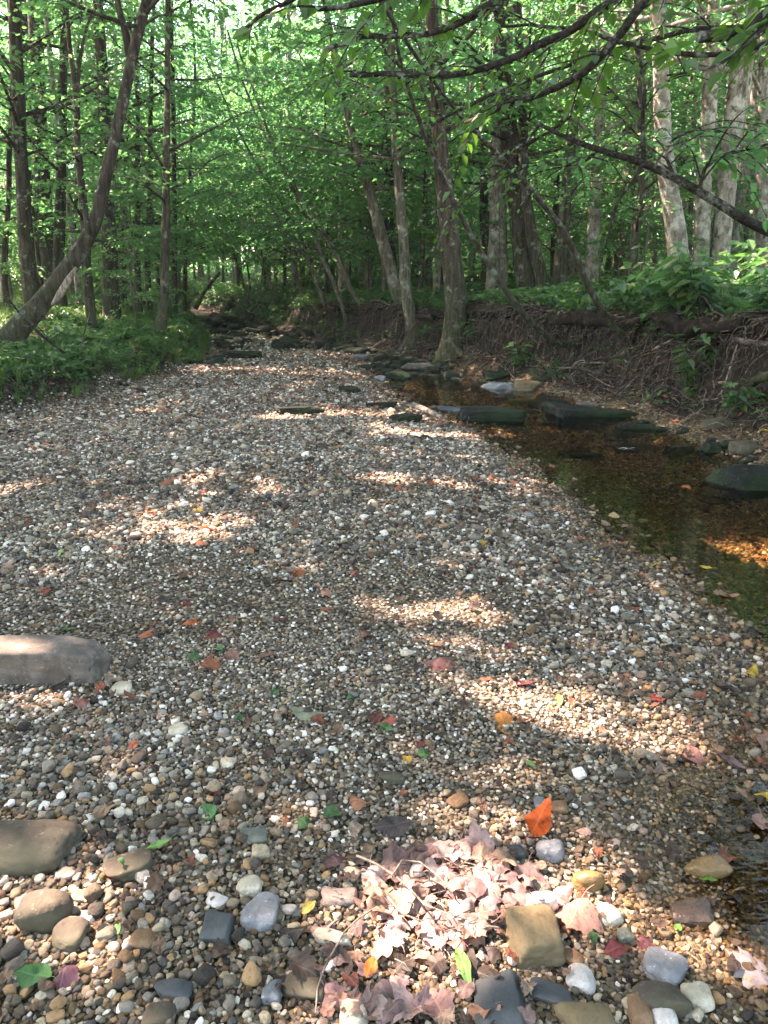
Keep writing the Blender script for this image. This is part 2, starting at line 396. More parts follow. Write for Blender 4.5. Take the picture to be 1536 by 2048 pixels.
# ------------------------------------------------------------------ scatter: points carrying turn, size, kind and colour
def scatter(name, P, rot, scl, idx, protos, label, cat, attrs=None, colors=None, kind='stuff'):
    n = len(P)
    me = bpy.data.meshes.new(name); me.vertices.add(n)
    me.vertices.foreach_set('co', np.asarray(P, np.float32).ravel())
    for nm, typ, arr, key in (('rot', 'FLOAT_VECTOR', rot, 'vector'), ('scl', 'FLOAT_VECTOR', scl, 'vector'), ('idx', 'INT', idx, 'value')):
        a = me.attributes.new(nm, typ, 'POINT')
        a.data.foreach_set(key, np.asarray(arr, np.int32 if typ == 'INT' else np.float32).ravel())
    for nm, arr in (attrs or {}).items():
        a = me.attributes.new(nm, 'FLOAT', 'POINT'); a.data.foreach_set('value', np.asarray(arr, np.float32))
    if colors is not None:
        a = me.attributes.new('col', 'FLOAT_COLOR', 'POINT')
        a.data.foreach_set('color', np.concatenate([colors, np.ones((n, 1))], 1).astype(np.float32).ravel())
    me.update()
    o = link(name, me); tag(o, label, cat, kind=kind)
    cl = bpy.data.collections.new(name + '_kinds')
    for p in protos: cl.objects.link(p)
    ng = bpy.data.node_groups.new(name + '_scatter', 'GeometryNodeTree')
    ng.interface.new_socket('Geometry', in_out='INPUT', socket_type='NodeSocketGeometry')
    ng.interface.new_socket('Geometry', in_out='OUTPUT', socket_type='NodeSocketGeometry')
    nn = ng.nodes.new; lk = ng.links.new
    gi, go, ip, ci = nn('NodeGroupInput'), nn('NodeGroupOutput'), nn('GeometryNodeInstanceOnPoints'), nn('GeometryNodeCollectionInfo')
    ci.inputs['Collection'].default_value = cl; ci.inputs['Separate Children'].default_value = True; ci.inputs['Reset Children'].default_value = True
    def na(nm, dt):
        a = nn('GeometryNodeInputNamedAttribute'); a.data_type = dt; a.inputs['Name'].default_value = nm; return a.outputs['Attribute']
    lk(gi.outputs[0], ip.inputs['Points']); lk(ci.outputs[0], ip.inputs['Instance']); ip.inputs['Pick Instance'].default_value = True
    lk(na('idx', 'INT'), ip.inputs['Instance Index']); lk(na('rot', 'FLOAT_VECTOR'), ip.inputs['Rotation']); lk(na('scl', 'FLOAT_VECTOR'), ip.inputs['Scale'])
    lk(ip.outputs[0], go.inputs[0])
    md = o.modifiers.new('scatter', 'NODES'); md.node_group = ng
    return o
def proto(name, me, mat):
    o = bpy.data.objects.new(name, me)
    if not me.materials: me.materials.append(mat)
    return o

_ico = {}
def ico(sub):
    if sub not in _ico:
        bm = bmesh.new(); bmesh.ops.create_icosphere(bm, subdivisions=sub, radius=1)
        _ico[sub] = (np.array([v.co[:] for v in bm.verts]), np.array([[v.index for v in f.verts] for f in bm.faces])); bm.free()
    return _ico[sub]
def stone_arrays(seed, sub=4, p=9, planes=11, box=.0, noise=.05, rough=.012):
    """a rounded polyhedron: soft minimum over random planes, then worn by noise; fits the unit box"""
    g = np.random.default_rng(seed); U, Fc = ico(sub)
    nrm = unit(g.normal(size=(planes, 3))); d = g.uniform(.72, 1.05, planes)
    ax = np.array([[0, 0, 1], [0, 0, -1], [1, 0, 0], [-1, 0, 0], [0, 1, 0], [0, -1, 0.]])
    ax = unit(ax + g.normal(size=ax.shape) * .13)
    nrm = np.concatenate([nrm, ax]); d = np.concatenate([d + box, np.full(6, .82)])
    q = np.maximum(U @ nrm.T, 1e-4) / d
    r = np.sum(q ** p, 1) ** (-1 / p)
    r = r * (1 + noise * fbm(U[:, 0] * 1.5 + seed, U[:, 1] * 1.5, U[:, 2] * 1.5, seed, 2) + rough * fbm(U[:, 0] * 7, U[:, 1] * 7, U[:, 2] * 7 + seed, seed, 3))
    V = U * r[:, None]
    lo, hi = V.min(0), V.max(0)
    return (V - (lo + hi) / 2) / ((hi - lo) / 2), Fc

# pebbles
peb = []
for k in range(14):
    V, Fc = stone_arrays(100 + k, 3, 6 if k % 3 else 11, 9, .08, .10, .02)
    peb.append(proto('pebble_kind_%02d' % k, np_mesh('pebble', V, [Fc]), M_pebble))
PAL = np.array([(.58, .545, .47), (.49, .445, .36), (.40, .345, .255), (.31, .25, .165), (.235, .175, .11), (.20, .17, .13), (.125, .10, .075), (.29, .175, .085), (.36, .26, .20), (.07, .055, .042), (.16, .16, .145), (.68, .655, .60)])
def pal_pick(n, w, g):
    w = np.asarray(w, float); w /= w.sum(); i = g.choice(len(PAL), n, p=w)
    return PAL[i] * g.uniform(.82, 1.15, (n, 1))
def jitter_grid(y0, y1, s, xa, xb, g, keep=1.0):
    ys = np.arange(y0, y1, s); out = []
    for y in ys:
        xs = np.arange(xa(y), xb(y), s)
        if len(xs): out.append(np.stack([xs, np.full(len(xs), y)], 1))
    P = np.concatenate(out); P = P + g.uniform(-.5, .5, P.shape) * s
    return P[g.random(len(P)) < keep]
def frame_half(y): return .505 * (y * .957 + .435) + .45
def px_bounds(y): return max(-frame_half(y), float(xl(y)) - .1), min(frame_half(y), float(xr(y)) + .1 if y < 16 else float(xr(y)))
layers = []
g = np.random.default_rng(11)
# (y0, y1, grid, keep, smallest, largest, lift)
for y0, y1, s, keep, a, b, lift in ((.85, 3.0, .0125, .92, .0045, .0085, 0.0), (.85, 4.2, .024, .80, .008, .0145, .004), (.85, 4.2, .075, .46, .014, .025, .010),
                                    (3.0, 5.5, .018, .92, .006, .011, 0.0), (4.2, 8.0, .036, .80, .010, .018, .004), (5.5, 8.5, .028, .92, .0085, .014, 0.0), (4.2, 9.0, .13, .5, .020, .034, .010),
                                    (8.0, 12.5, .042, .92, .012, .021, .002), (9.0, 14.0, .22, .5, .028, .046, .01), (12.5, 17, .06, .92, .017, .028, .002), (17, 23, .12, .85, .032, .055, .004)):
    P = jitter_grid(y0, y1, s, lambda y: px_bounds(y)[0], lambda y: px_bounds(y)[1], g, keep)
    r = a + (b - a) * g.random(len(P)) ** 2.2
    layers.append((P, r, np.full(len(P), lift)))
P2 = np.concatenate([l[0] for l in layers]); r = np.concatenate([l[1] for l in layers]); lift = np.concatenate([l[2] for l in layers])
x, y = P2[:, 0], P2[:, 1]
coarse = fbm(x * 1.1, y * .9, 0, 41, 3)
keep = (r < .0080 * np.maximum(1, y / 4)) | (g.random(len(r)) < .64 + 1.5 * coarse)
under = x - xw(y)
keep &= ~((under > 1.1) & (y < 15) & (g.random(len(r)) < .45))
keep &= ~((y > 15) & (np.abs(x - (xl(y) + xr(y)) / 2) > 1.15 + .3 * vn(y, 1, 0, 2)) & (g.random(len(r)) < .8))
x, y, r, lift, coarse, under = (v[keep] for v in (x, y, r, lift, coarse, under))
n = len(x)
scl = np.stack([r * g.uniform(.85, 1.35, n), r * g.uniform(.75, 1.1, n), r * g.uniform(.42, .85, n)], 1)
rot = np.stack([g.normal(0, .28, n), g.normal(0, .28, n), g.uniform(0, 6.28, n)], 1)
z = height(x, y) + scl[:, 2] * .35 + lift
pale = pal_pick(n, (7, 8, 8, 8, 7, 7, 6.5, 2.5, 2, 4, 2.0, 4), g)
tan = pal_pick(n, (2, 4, 6, 8, 10, 5, 6, 9, 3, 4.5, 1.5, 1), g)
f = np.clip(sstep(-.9, -.15, under + .5 * fbm(x * 1.5, y * 1.5, 0, 44)) * (y < 4.6) + sstep(2.1, 1.5, y + .5 * fbm(x * 1.7, y * 1.7, 0, 45)) * .8 + .25, 0, 1)
col = np.where((g.random(n) < f)[:, None], tan, pale) * np.where(g.random(n) < .44, 1.35, .52)[:, None]
dark_patch = sstep(.05, .45, fbm(x * .55 + 3, y * 1.1, 0, 52, 3)) * (y > 4) * .5  # broad random darker patches in the pebble colour past the near gravel
col = col * (1 - dark_patch[:, None] * np.array([.45, .5, .55]))
wet = sstep(-.22, .0, under + .12 * vn(x * 4, y * 4, 0, 46)) * (y < 15)
col = col * (1 - wet[:, None] * np.array([.26, .38, .50]))
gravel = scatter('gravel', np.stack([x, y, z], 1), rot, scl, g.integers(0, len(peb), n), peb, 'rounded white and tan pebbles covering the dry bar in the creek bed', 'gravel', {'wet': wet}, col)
print('pebbles', n)
# ------------------------------------------------------------------ stones, each a thing of its own
CLEAR = []   # (x, y, radius) where a stone stands
def stone(name, label, box, mat, seed, p=9, planes=11, hr=.45, box_=.0, sink=.30, yaw=None, dmul=1.0, tilt=(0, 0), sub=5, noise=.12, rough=.035, group=None, cat='rock'):
    x0, y0, x1, y1 = box
    c = hit((x0 + x1) / 2, y1 - .12 * (y1 - y0))
    dep = depth_of(c); w = (x1 - x0) / F_PX * dep
    ang = math.asin(min(1, max(.03, (EYE[2] - c[2]) / np.linalg.norm(c - EYE))))
    h = hr * w
    Hs = (y1 - y0) / F_PX * dep
    if ang < .26:
        h = min(.8 * w, .74 * Hs / ((1 - sink) * math.cos(ang)))
    d = np.clip((Hs - h * (1 - sink) * math.cos(ang)) / math.sin(ang), .5 * w, 1.7 * w) * dmul
    V, Fc = stone_arrays(seed, sub, p * (1.5 if mat is K_dark else 1.0), planes, box_, noise, .07 if mat is K_dark else rough)
    V = V * np.array([w, d, h]) / 2
    if ang < .26: V[:, 2] += h * .10 * fbm(V[:, 0] / w * 3 + seed, V[:, 1] / d * 3, 0, seed, 3)
    o = link(name, np_mesh(name, V, [Fc]), mat)
    cy = c[1] + d * .42; cx = c[0] * cy / c[1]
    o.location = (cx, cy, hz(cx, cy) + h * (.5 - sink))
    o.rotation_euler = (tilt[0], tilt[1], 0 if yaw is None else yaw)
    CLEAR.append((cx, cy, max(w, d) / 2))
    return tag(o, label, cat, group)

# foreground stones on the gravel
for name, label, box, mat, seed, kw in (
 ('stone_block', 'long weathered sandstone block with a cracked sunlit end, lying half in the gravel', (-190, 1298, 222, 1384), K_sand, 1, dict(p=12, planes=5, hr=.27, box_=.2, dmul=.45, sink=.28, noise=.13)),
 ('stone_slab', 'flat brown slab with three green leaves at its top edge', (-120, 1672, 162, 1764), K_brown, 2, dict(p=8, planes=8, hr=.30, box_=.1)),
 ('stone', 'angular dark brown stone with one small green leaf on its face', (213, 1706, 312, 1772), K_brown, 3, dict(p=16, planes=7, hr=.4, yaw=.5)),
 ('stone', 'large rounded olive brown cobble touching a smaller egg shaped one', (42, 1788, 147, 1882), K_brown, 4, dict(p=5, hr=.72, sink=.2)),
 ('stone', 'smooth egg shaped grey brown stone leaning on the big round cobble', (110, 1838, 181, 1914), K_brown, 5, dict(p=4, planes=7, hr=.6, sink=.2)),
 ('stone', 'dark grey wedge shaped stone with sharp corners, below a white pebble', (406, 1822, 472, 1896), K_slate, 6, dict(p=20, planes=5, hr=.5)),
 ('stone', 'blue grey stone with pale flecks and a blunt top', (486, 1794, 560, 1872), K_blue, 7, dict(p=12, planes=8, hr=.6)),
 ('stone', 'knobbly cream stone just above the blue grey one', (473, 1752, 527, 1800), K_cream, 8, dict(p=7, hr=.65, noise=.12)),
 ('stone', 'greenish grey oval stone beside a green leaf', (478, 1656, 537, 1692), K_green, 9, dict(p=5, hr=.45)),
 ('stone', 'dark olive oval pebble among white pebbles', (758, 1543, 812, 1570), K_brown, 10, dict(p=5, hr=.42)),
 ('stone', 'pitted charcoal stone near the lower edge', (311, 1962, 388, 2012), K_slate, 11, dict(p=8, hr=.5, rough=.03)),
 ('stone', 'half buried rusty brown stone between two cobble groups', (262, 1856, 318, 1908), K_rust, 12, dict(p=7, hr=.45)),
 ('stone', 'mottled brown stone cut by the lower edge', (290, 2006, 356, 2070), K_brown, 13, dict(p=8, hr=.5)),
 ('stone', 'large flat topped tan stone with a straight right face, beside the heap of dry leaves', (998, 1816, 1120, 1950), K_tan, 14, dict(p=15, planes=9, hr=.60, box_=.10, sink=.22, yaw=.12, noise=.16, tilt=(.08, -.06))),
 ('stone', 'round tan cobble glistening in the sun', (1140, 1733, 1208, 1794), K_wet, 15, dict(p=4.5, hr=.75, sink=.2)),
 ('stone', 'smooth silver grey stone under the upright orange leaf', (1070, 1678, 1128, 1730), K_blue, 16, dict(p=4.5, hr=.7, sink=.2)),
 ('stone', 'wet orange tan oval cobble at the water margin', (1366, 1718, 1458, 1764), K_wet, 17, dict(p=5, hr=.45)),
 ('stone', 'angular wet dark brown stone with a shiny top', (1335, 1802, 1424, 1862), K_wetdark, 18, dict(p=20, planes=6, hr=.35)),
 ('stone', 'grey oval stone with fine pale scratches', (1281, 1902, 1368, 1980), K_blue, 19, dict(p=6, hr=.42, yaw=-.5)),
 ('stone', 'white and pink quartz stone partly under the big pink maple leaf', (1038, 1786, 1114, 1834), K_white, 20, dict(p=7, hr=.6)),
 ('stone', 'cream stone with ridged sides right of the pink maple leaf', (1184, 1806, 1242, 1858), K_cream, 21, dict(p=7, hr=.55, noise=.12)),
 ('stone', 'pale greenish white oblong stone tilted in the pebbles', (1128, 1932, 1192, 1992), K_white, 22, dict(p=7, hr=.5, yaw=-.6)),
 ('stone', 'large olive brown cobble behind three stones at the lower edge', (1262, 1968, 1374, 2040), K_brown, 23, dict(p=5, hr=.5)),
 ('stone', 'broad tan stone cut by the lower edge below the pale oblong stone', (1108, 2010, 1226, 2085), K_tan, 24, dict(p=7, hr=.5)),
 ('stone', 'upright orange brown egg shaped stone at the lower edge', (1246, 1992, 1298, 2065), K_rust, 25, dict(p=4.5, hr=.7)),
 ('stone', 'pale grey rounded stone right of the orange brown egg shaped one', (1296, 2004, 1348, 2070), K_white, 26, dict(p=5, hr=.7)),
 ('stone', 'flat charcoal stone between brown leaves near the lower edge', (1050, 1966, 1150, 2020), K_slate, 27, dict(p=14, planes=6, hr=.3, yaw=-.35)),
 ('stone', 'broad slate grey stone with a pointed top below the green blade leaf', (938, 1950, 1056, 2110), K_slate, 28, dict(p=18, planes=5, hr=.32)),
 ('stone', 'smooth tan oval stone under a purple leaf scrap', (627, 1858, 704, 1904), K_cream, 29, dict(p=5, hr=.5)),
 ('stone', 'brown stone half covered by a dark dead leaf', (568, 1940, 654, 2014), K_brown, 30, dict(p=7, hr=.5)),
 ('stone', 'short grey block shaped stone left of the leaf covered brown one', (526, 1960, 568, 2014), K_blue, 31, dict(p=12, planes=5, hr=.7)),
 ('stone', 'rough cream stone at the lower edge below dry leaves', (676, 2004, 738, 2065), K_cream, 32, dict(p=9, hr=.5, noise=.1)),
 ('stone', 'flat pinkish stone under the left rim of the leaf heap', (640, 1782, 718, 1818), K_pink, 33, dict(p=9, hr=.35)),
 ('stone', 'brilliant white egg shaped stone in the heap of dry leaves', (818, 1728, 856, 1772), K_white, 34, dict(p=4.5, hr=.75, sink=.05)),
 ('stone', 'cream white stone right beside the egg shaped one in the leaf heap', (860, 1736, 902, 1784), K_white, 35, dict(p=6, hr=.8, sink=.05)),
 ('stone', 'small slate coloured stone at the tip of the orange leaf', (1012, 1688, 1052, 1722), K_slate, 36, dict(p=6, hr=.6)),
 ('stone', 'pale oval pebble beside two dark dead leaves', (686, 1734, 722, 1768), K_cream, 37, dict(p=5, hr=.6)),
 ('stone', 'pink brown rounded stone next to the brown slab', (118, 1734, 155, 1766), K_pink, 38, dict(p=8, hr=.6)),
 ('stone', 'whitish stone right of the big olive cobble', (156, 1820, 194, 1856), K_white, 39, dict(p=7, hr=.6)),
 ('stone', 'mottled grey and ochre stone above the egg shaped grey brown one', (140, 1782, 182, 1812), K_green, 40, dict(p=6, hr=.55)),
 ('stone', 'white quartz stone above the dark wedge', (412, 1788, 456, 1818), K_white, 41, dict(p=8, hr=.5, yaw=-.5)),
 ('stone', 'large pale stone with pits in the midst of the gravel', (338, 1440, 378, 1478), K_cream, 42, dict(p=6, hr=.5, noise=.1)),
 ('stone', 'pale round stone beside the end of the sandstone block', (222, 1362, 268, 1392), K_cream, 43, dict(p=8, hr=.5, noise=.12)),
 ('stone', 'blue grey pebble in the sunlit gravel above the orange leaf', (1066, 1590, 1096, 1626), K_blue, 44, dict(p=6, hr=.55)),
 ('stone', 'brown pebble right of the blue grey one above the orange leaf', (1092, 1600, 1136, 1632), K_rust, 45, dict(p=6, hr=.5)),
 ('stone', 'greyish cream stone below the wet brown angular one', (1358, 1965, 1420, 2030), K_cream, 46, dict(p=7, hr=.5)),
 ('stone', 'speckled stone on the gravel just left of the fold in the pale grey leaf', (440, 1514, 474, 1540), K_cream, 47, dict(p=6, hr=.5)),
 ('stone', 'small round speckled stone below the cream ridged one', (1232, 1856, 1268, 1890), K_green, 48, dict(p=6, hr=.65)),
 ('stone', 'brown oblong stone between the tan flat topped one and the red leaf', (1122, 1898, 1168, 1938), K_rust, 49, dict(p=9, hr=.5, yaw=-.5)),
 ('stone', 'round brown stone at the lower edge beside the broad tan one', (1100, 2000, 1150, 2040), K_rust, 50, dict(p=6, hr=.5)),
):
    stone(name, label, box, mat, seed, **kw)

# dark rocks along the pool and across the creek
for name, label, box, mat, seed, kw in (
 ('boulder', 'large black boulder with a sloping ridged top at the head of the pool', (906, 812, 1058, 856), K_dark, 61, dict(p=14, planes=6, hr=.30, sink=.15, box_=.1)),
 ('boulder', 'broad mossy dark green slab running back into the foot of the bank', (1084, 812, 1272, 868), K_dark, 62, dict(p=16, planes=5, hr=.26, sink=.15, box_=.2)),
 ('boulder', 'dark block below the broad mossy slab', (1226, 848, 1310, 882), K_dark, 63, dict(p=18, planes=6, hr=.35, sink=.15)),
 ('boulder', 'low black pointed rock surrounded by pool water', (1104, 902, 1212, 924), K_dark, 64, dict(p=20, planes=6, hr=.2, sink=.3)),
 ('boulder', 'big flat topped dark slab beside the pool at the frame edge, strewn with leaves', (1412, 940, 1620, 1006), K_dark, 65, dict(p=14, planes=5, hr=.24, sink=.15, box_=.2)),
 ('boulder', 'long low dark rock with a notch on the open gravel', (556, 811, 652, 833), K_dark, 66, dict(p=14, planes=10, hr=.2, sink=.2, dmul=.5, noise=.35, yaw=.2)),
 ('boulder', 'oblong black rock with a flat top on the gravel near the pool', (730, 802, 796, 819), K_dark, 67, dict(p=18, planes=5, hr=.24, sink=.1, dmul=.5)),
 ('boulder', 'small dark hump on the gravel, farthest of those on the open bar', (676, 772, 722, 788), K_dark, 68, dict(p=10, hr=.28, sink=.2)),
 ('boulder', 'black rock next to the tan driftwood chunk', (776, 826, 846, 848), K_dark, 69, dict(p=14, hr=.3, sink=.15)),
 ('boulder', 'dark green wedge shaped rock crossing the far end of the gravel', (546, 677, 602, 701), K_dark, 70, dict(p=20, planes=5, hr=.35, sink=.1)),
 ('boulder', 'flat dark slab at the far left end of the gravel bar', (455, 702, 525, 721), K_dark, 71, dict(p=12, planes=6, hr=.2, sink=.1)),
 ('boulder', 'mossy rock standing in the upper pool before the white rooted tree', (766, 739, 824, 768), K_dark, 72, dict(p=8, hr=.4, sink=.15)),
 ('boulder', 'tilted mossy slab stacked above flat stones on the far side of the pool', (962, 747, 1018, 773), K_dark, 73, dict(p=16, planes=6, hr=.35, sink=0)),
 ('boulder', 'pale grey pointed slab leaning in the shallows', (968, 766, 1024, 802), K_blue, 74, dict(p=20, planes=5, hr=.35, sink=.1, yaw=.5)),
 ('boulder', 'mossy tan boulder behind the pale slabs', (1024, 764, 1078, 790), K_tan, 75, dict(p=10, hr=.5, sink=.1)),
 ('boulder', 'flat lilac grey slab next to the sunlit stone in the shallows', (1000, 780, 1066, 798), K_slate, 76, dict(p=18, planes=5, hr=.2, sink=.1)),
 ('boulder', 'sunlit pale pink stone rounded like a loaf in the shallows', (1012, 798, 1054, 814), K_sand, 77, dict(p=6, hr=.3, sink=.2)),
 ('boulder', 'flat dark stone left of the tilted mossy slab', (893, 771, 946, 784), K_dark, 78, dict(p=14, hr=.2, sink=.1)),
 ('boulder', 'small round dark rock behind the flat stone left of the tilted slab', (896, 758, 924, 776), K_dark, 79, dict(p=8, hr=.6, sink=.1)),
 ('boulder', 'flat grey slab at the waterline behind the large black boulder', (874, 812, 938, 832), K_slate, 80, dict(p=14, planes=6, hr=.15, sink=.1)),
 ('boulder', 'long narrow dark rock at the far waterline of the pool', (1218, 888, 1308, 910), K_dark, 81, dict(p=18, planes=6, hr=.2, sink=.15)),
 ('boulder', 'leaning dark wedge at the pool edge between two rounder rocks', (1326, 892, 1392, 918), K_dark, 82, dict(p=18, planes=6, hr=.35, sink=.1)),
 ('boulder', 'dark upright rock right of the leaning wedge', (1400, 886, 1442, 918), K_dark, 83, dict(p=12, hr=.6, sink=.1)),
 ('boulder', 'rounded brownish boulder under the bank near the frame edge', (1460, 884, 1512, 920), K_brown, 84, dict(p=6, hr=.6, sink=.1)),
 ('boulder', 'dark stone tucked behind the rounded brownish boulder', (1440, 880, 1478, 906), K_dark, 85, dict(p=7, hr=.6, sink=.1)),
 ('boulder', 'flat wet stone half drowned beside the big flat topped slab', (1395, 990, 1440, 1012), K_wetdark, 86, dict(p=10, hr=.2, sink=.2)),
 ('boulder', 'large brown stone set into the foot of the bank above the rounded boulder', (1400, 838, 1470, 866), K_brown, 87, dict(p=9, hr=.45, sink=.3)),
 ('boulder', 'pale bare log shaped stone lying below the white rooted tree', (800, 728, 886, 746), K_sand, 88, dict(p=12, planes=6, hr=.18, sink=.1)),
 ('boulder', 'grey stone at the left end of the pool', (704, 709, 742, 724), K_slate, 89, dict(p=9, hr=.4, sink=.1)),
 ('boulder', 'small pale stone standing at the edge of the upper pool', (748, 750, 772, 766), K_blue, 90, dict(p=10, hr=.6, sink=.1)),
 ('boulder', 'low dark stone in the water in front of the upper pool rocks', (778, 770, 806, 780), K_dark, 91, dict(p=9, hr=.3, sink=.2)),
 ('boulder', 'black stone in the shallows between boulder and mossy slab', (855, 764, 880, 780), K_dark, 92, dict(p=10, hr=.5, sink=.1)),
 ('boulder', 'flat brown sandstone plate below the roots behind the mossy slab', (1150, 806, 1200, 818), K_sand, 93, dict(p=14, hr=.18, sink=.1)),
 ('boulder', 'dark stone behind the broad mossy slab at the waterline', (1092, 802, 1136, 822), K_dark, 94, dict(p=12, hr=.4, sink=.1)),
 ('boulder', 'small blue grey stone below the mossy slab end', (1206, 862, 1228, 880), K_slate, 95, dict(p=8, hr=.6, sink=.1)),
):
    stone(name, label, box, mat, seed, **kw)

# jumble of dark slabs where the creek bends away
g = np.random.default_rng(5)
protoV = [stone_arrays(300 + k, 3, 14, 7, .1, .06, .02) for k in range(6)]
slabs = [np_mesh('rock', V * np.array([1, .8, .34]), [Fc]) for V, Fc in protoV]
for m in slabs: m.materials.append(K_dark)
slabs2 = [np_mesh('rock', V * np.array([1, .8, .4]), [Fc]) for V, Fc in protoV[:3]]
for m in slabs2: m.materials.append(K_sand)
def slab(px, py, w, mat_pale=False, label=None, group=None, k=0):
    p = hit(px, py); s = w / F_PX * depth_of(p) / 2
    o = link('rock', (slabs2 if mat_pale else slabs)[k % (3 if mat_pale else 6)])
    o.scale = (s, s * g.uniform(.7, 1.2), s * g.uniform(.8, 1.5)); o.rotation_euler = (g.normal(0, .12), g.normal(0, .12), g.uniform(0, 6.3))
    o.location = (p[0], p[1], hz(p[0], p[1]) + s * .12)
    return tag(o, label, 'rock', group)
k = 0
for py in (642, 648, 654, 660, 666, 673, 681, 689, 697):
    a, b = np.interp(py, (640, 660, 680, 700), (425, 420, 430, 440)), np.interp(py, (640, 660, 680, 700), (500, 600, 690, 760))
    for q in range(int((b - a) / 17)):
        px = a + (b - a) * g.random()
        if py > 675 and 470 < px < 640 and g.random() < .7: continue
        slab(px, py + g.uniform(-3, 3), g.uniform(14, 42), False, 'dark flat slab in the jumble where the creek bends away', 'dark slabs in the bend of the creek', k); k += 1
for px, py, w in ((432, 634, 26), (448, 637, 22), (462, 633, 18), (476, 640, 26), (418, 640, 20), (500, 655, 22), (470, 628, 16), (440, 645, 20)):
    slab(px, py, w, True, 'pale sunlit slab in the pile at the far bend', 'pale slabs at the far bend', k); k += 1
for q in range(26):
    px = g.uniform(640, 900); py = np.interp(px, (640, 760, 900), (690, 716, 742)) + g.uniform(-8, 12)
    slab(px, py, g.uniform(16, 48), False, 'flat dark stone below the root hung bank', 'flat stones below the root hung bank', k); k += 1
for q in range(46):
    px = g.uniform(690, 1120); py = np.interp(px, (690, 780, 900, 1120), (714, 738, 766, 806)) + g.uniform(-16, 18)
    slab(px, py, g.uniform(14, 52), g.random() < .08, 'flat dark stone in the jumble round the upper pool', 'flat stones round the upper pool', k); k += 1
for q in range(60):
    px = g.uniform(1000, 1536); py = np.interp(px, (1000, 1200, 1400, 1536), (800, 850, 905, 960)) + g.uniform(-32, 26)
    slab(px, py, g.uniform(10, 34), g.random() < .12, 'small stone on the muddy strip between pool and bank', 'small stones between pool and bank', k); k += 1
for q in range(16):
    px = g.uniform(380, 470); py = np.interp(px, (380, 470), (722, 712)) + g.uniform(-14, 16)
    slab(px, py, g.uniform(12, 34), False, 'brown stone at the left rim of the far gravel', 'stones at the left rim of the far gravel', k); k += 1
# ------------------------------------------------------------------ fallen leaves
def outline(shape):
    """(angle, radius) outline of a unit leaf about its middle, stalk towards -y"""
    if shape == 'maple':
        key = [(-90, .50), (-72, .60), (-50, .58), (-32, .74), (-14, .66), (2, .96), (14, .80), (24, .64), (36, .84), (48, .84), (56, 1.02), (64, .76), (74, .86), (82, .92), (90, 1.12)]
    elif shape == 'ovate':
        key = [(-90, .80), (-70, .66), (-45, .56), (-20, .52), (0, .52), (20, .54), (40, .58), (60, .66), (78, .82), (90, 1.05)]
    elif shape == 'tooth':
        key = []
        for i in range(25):
            a = -90 + 180 * i / 24
            r = np.interp(a, (-90, -70, -45, 0, 40, 60, 78, 90), (.80, .70, .62, .60, .62, .68, .84, 1.05))
            key.append((a, r * (1.06 if i % 2 and i < 24 else .97)))
    else:  # lance
        key = [(-90, 1.0), (-80, .62), (-65, .40), (-40, .29), (0, .25), (40, .28), (65, .40), (80, .64), (90, 1.1)]
    a = np.radians([k[0] for k in key]); r = np.array([k[1] for k in key])
    P = np.stack([np.cos(a) * r, np.sin(a) * r], 1)
    L = P[1:-1][::-1] * np.array([-1, 1])
    return np.concatenate([P, L])
def leaf_mesh(name, shape, seed, curl=.3, crumple=.08, stalk=True, tatter=0.0):
    g = np.random.default_rng(seed)
    O = outline(shape)
    m = []
    for i in range(len(O)):
        a, b = O[i], O[(i + 1) % len(O)]
        m += [a, (a + b) / 2 * g.uniform(.985, 1.02)]
    O = np.array(m) * (1 + g.normal(0, .02, (len(m), 1)))
    if tatter: O = O * np.clip(1 - tatter * np.maximum(0, vn(O[:, 0] * 3 + seed, O[:, 1] * 3, 0, seed)), .4, 1)[:, None]
    n = len(O)
    rings = [O, O * .78, O * .54, O * .3]
    P = np.concatenate(rings + [np.zeros((1, 2))])
    F4 = []
    for k in range(3):
        i = np.arange(n); j = (i + 1) % n
        F4.append(np.stack([k*n + i, k*n + j, (k+1)*n + j, (k+1)*n + i], 1))
    i = np.arange(n); F3 = np.stack([3*n + i, 3*n + (i+1) % n, np.full(n, 4*n)], 1)
    P = P / 2.0                                  # about one unit long
    x, y = P[:, 0], P[:, 1]
    kx, ky, kd = g.normal(0, curl, 1), g.normal(0, curl * .8, 1), g.normal(0, curl, 1)
    z = kx * x**2 * 2 + ky * y**2 * 1.6 + kd * x * y * 2 + crumple * fbm(x * 3 + seed, y * 3, 0, seed, 3) + .12 * np.abs(x) * (1 if g.random() < .6 else -1)
    V = np.stack([x, y, z], 1)
    acc = Acc(); acc.add(V, np.concatenate(F4), F3)
    if stalk:
        b = V[0]; c = b + np.array([g.normal(0, .08), -.32, .06]); acc.add(*tube(*resample([b * .9, (b + c) / 2 + np.array([.02, 0, .03]), c], [.010, .008, .008], .08), 5))
    return acc
_lm = {}
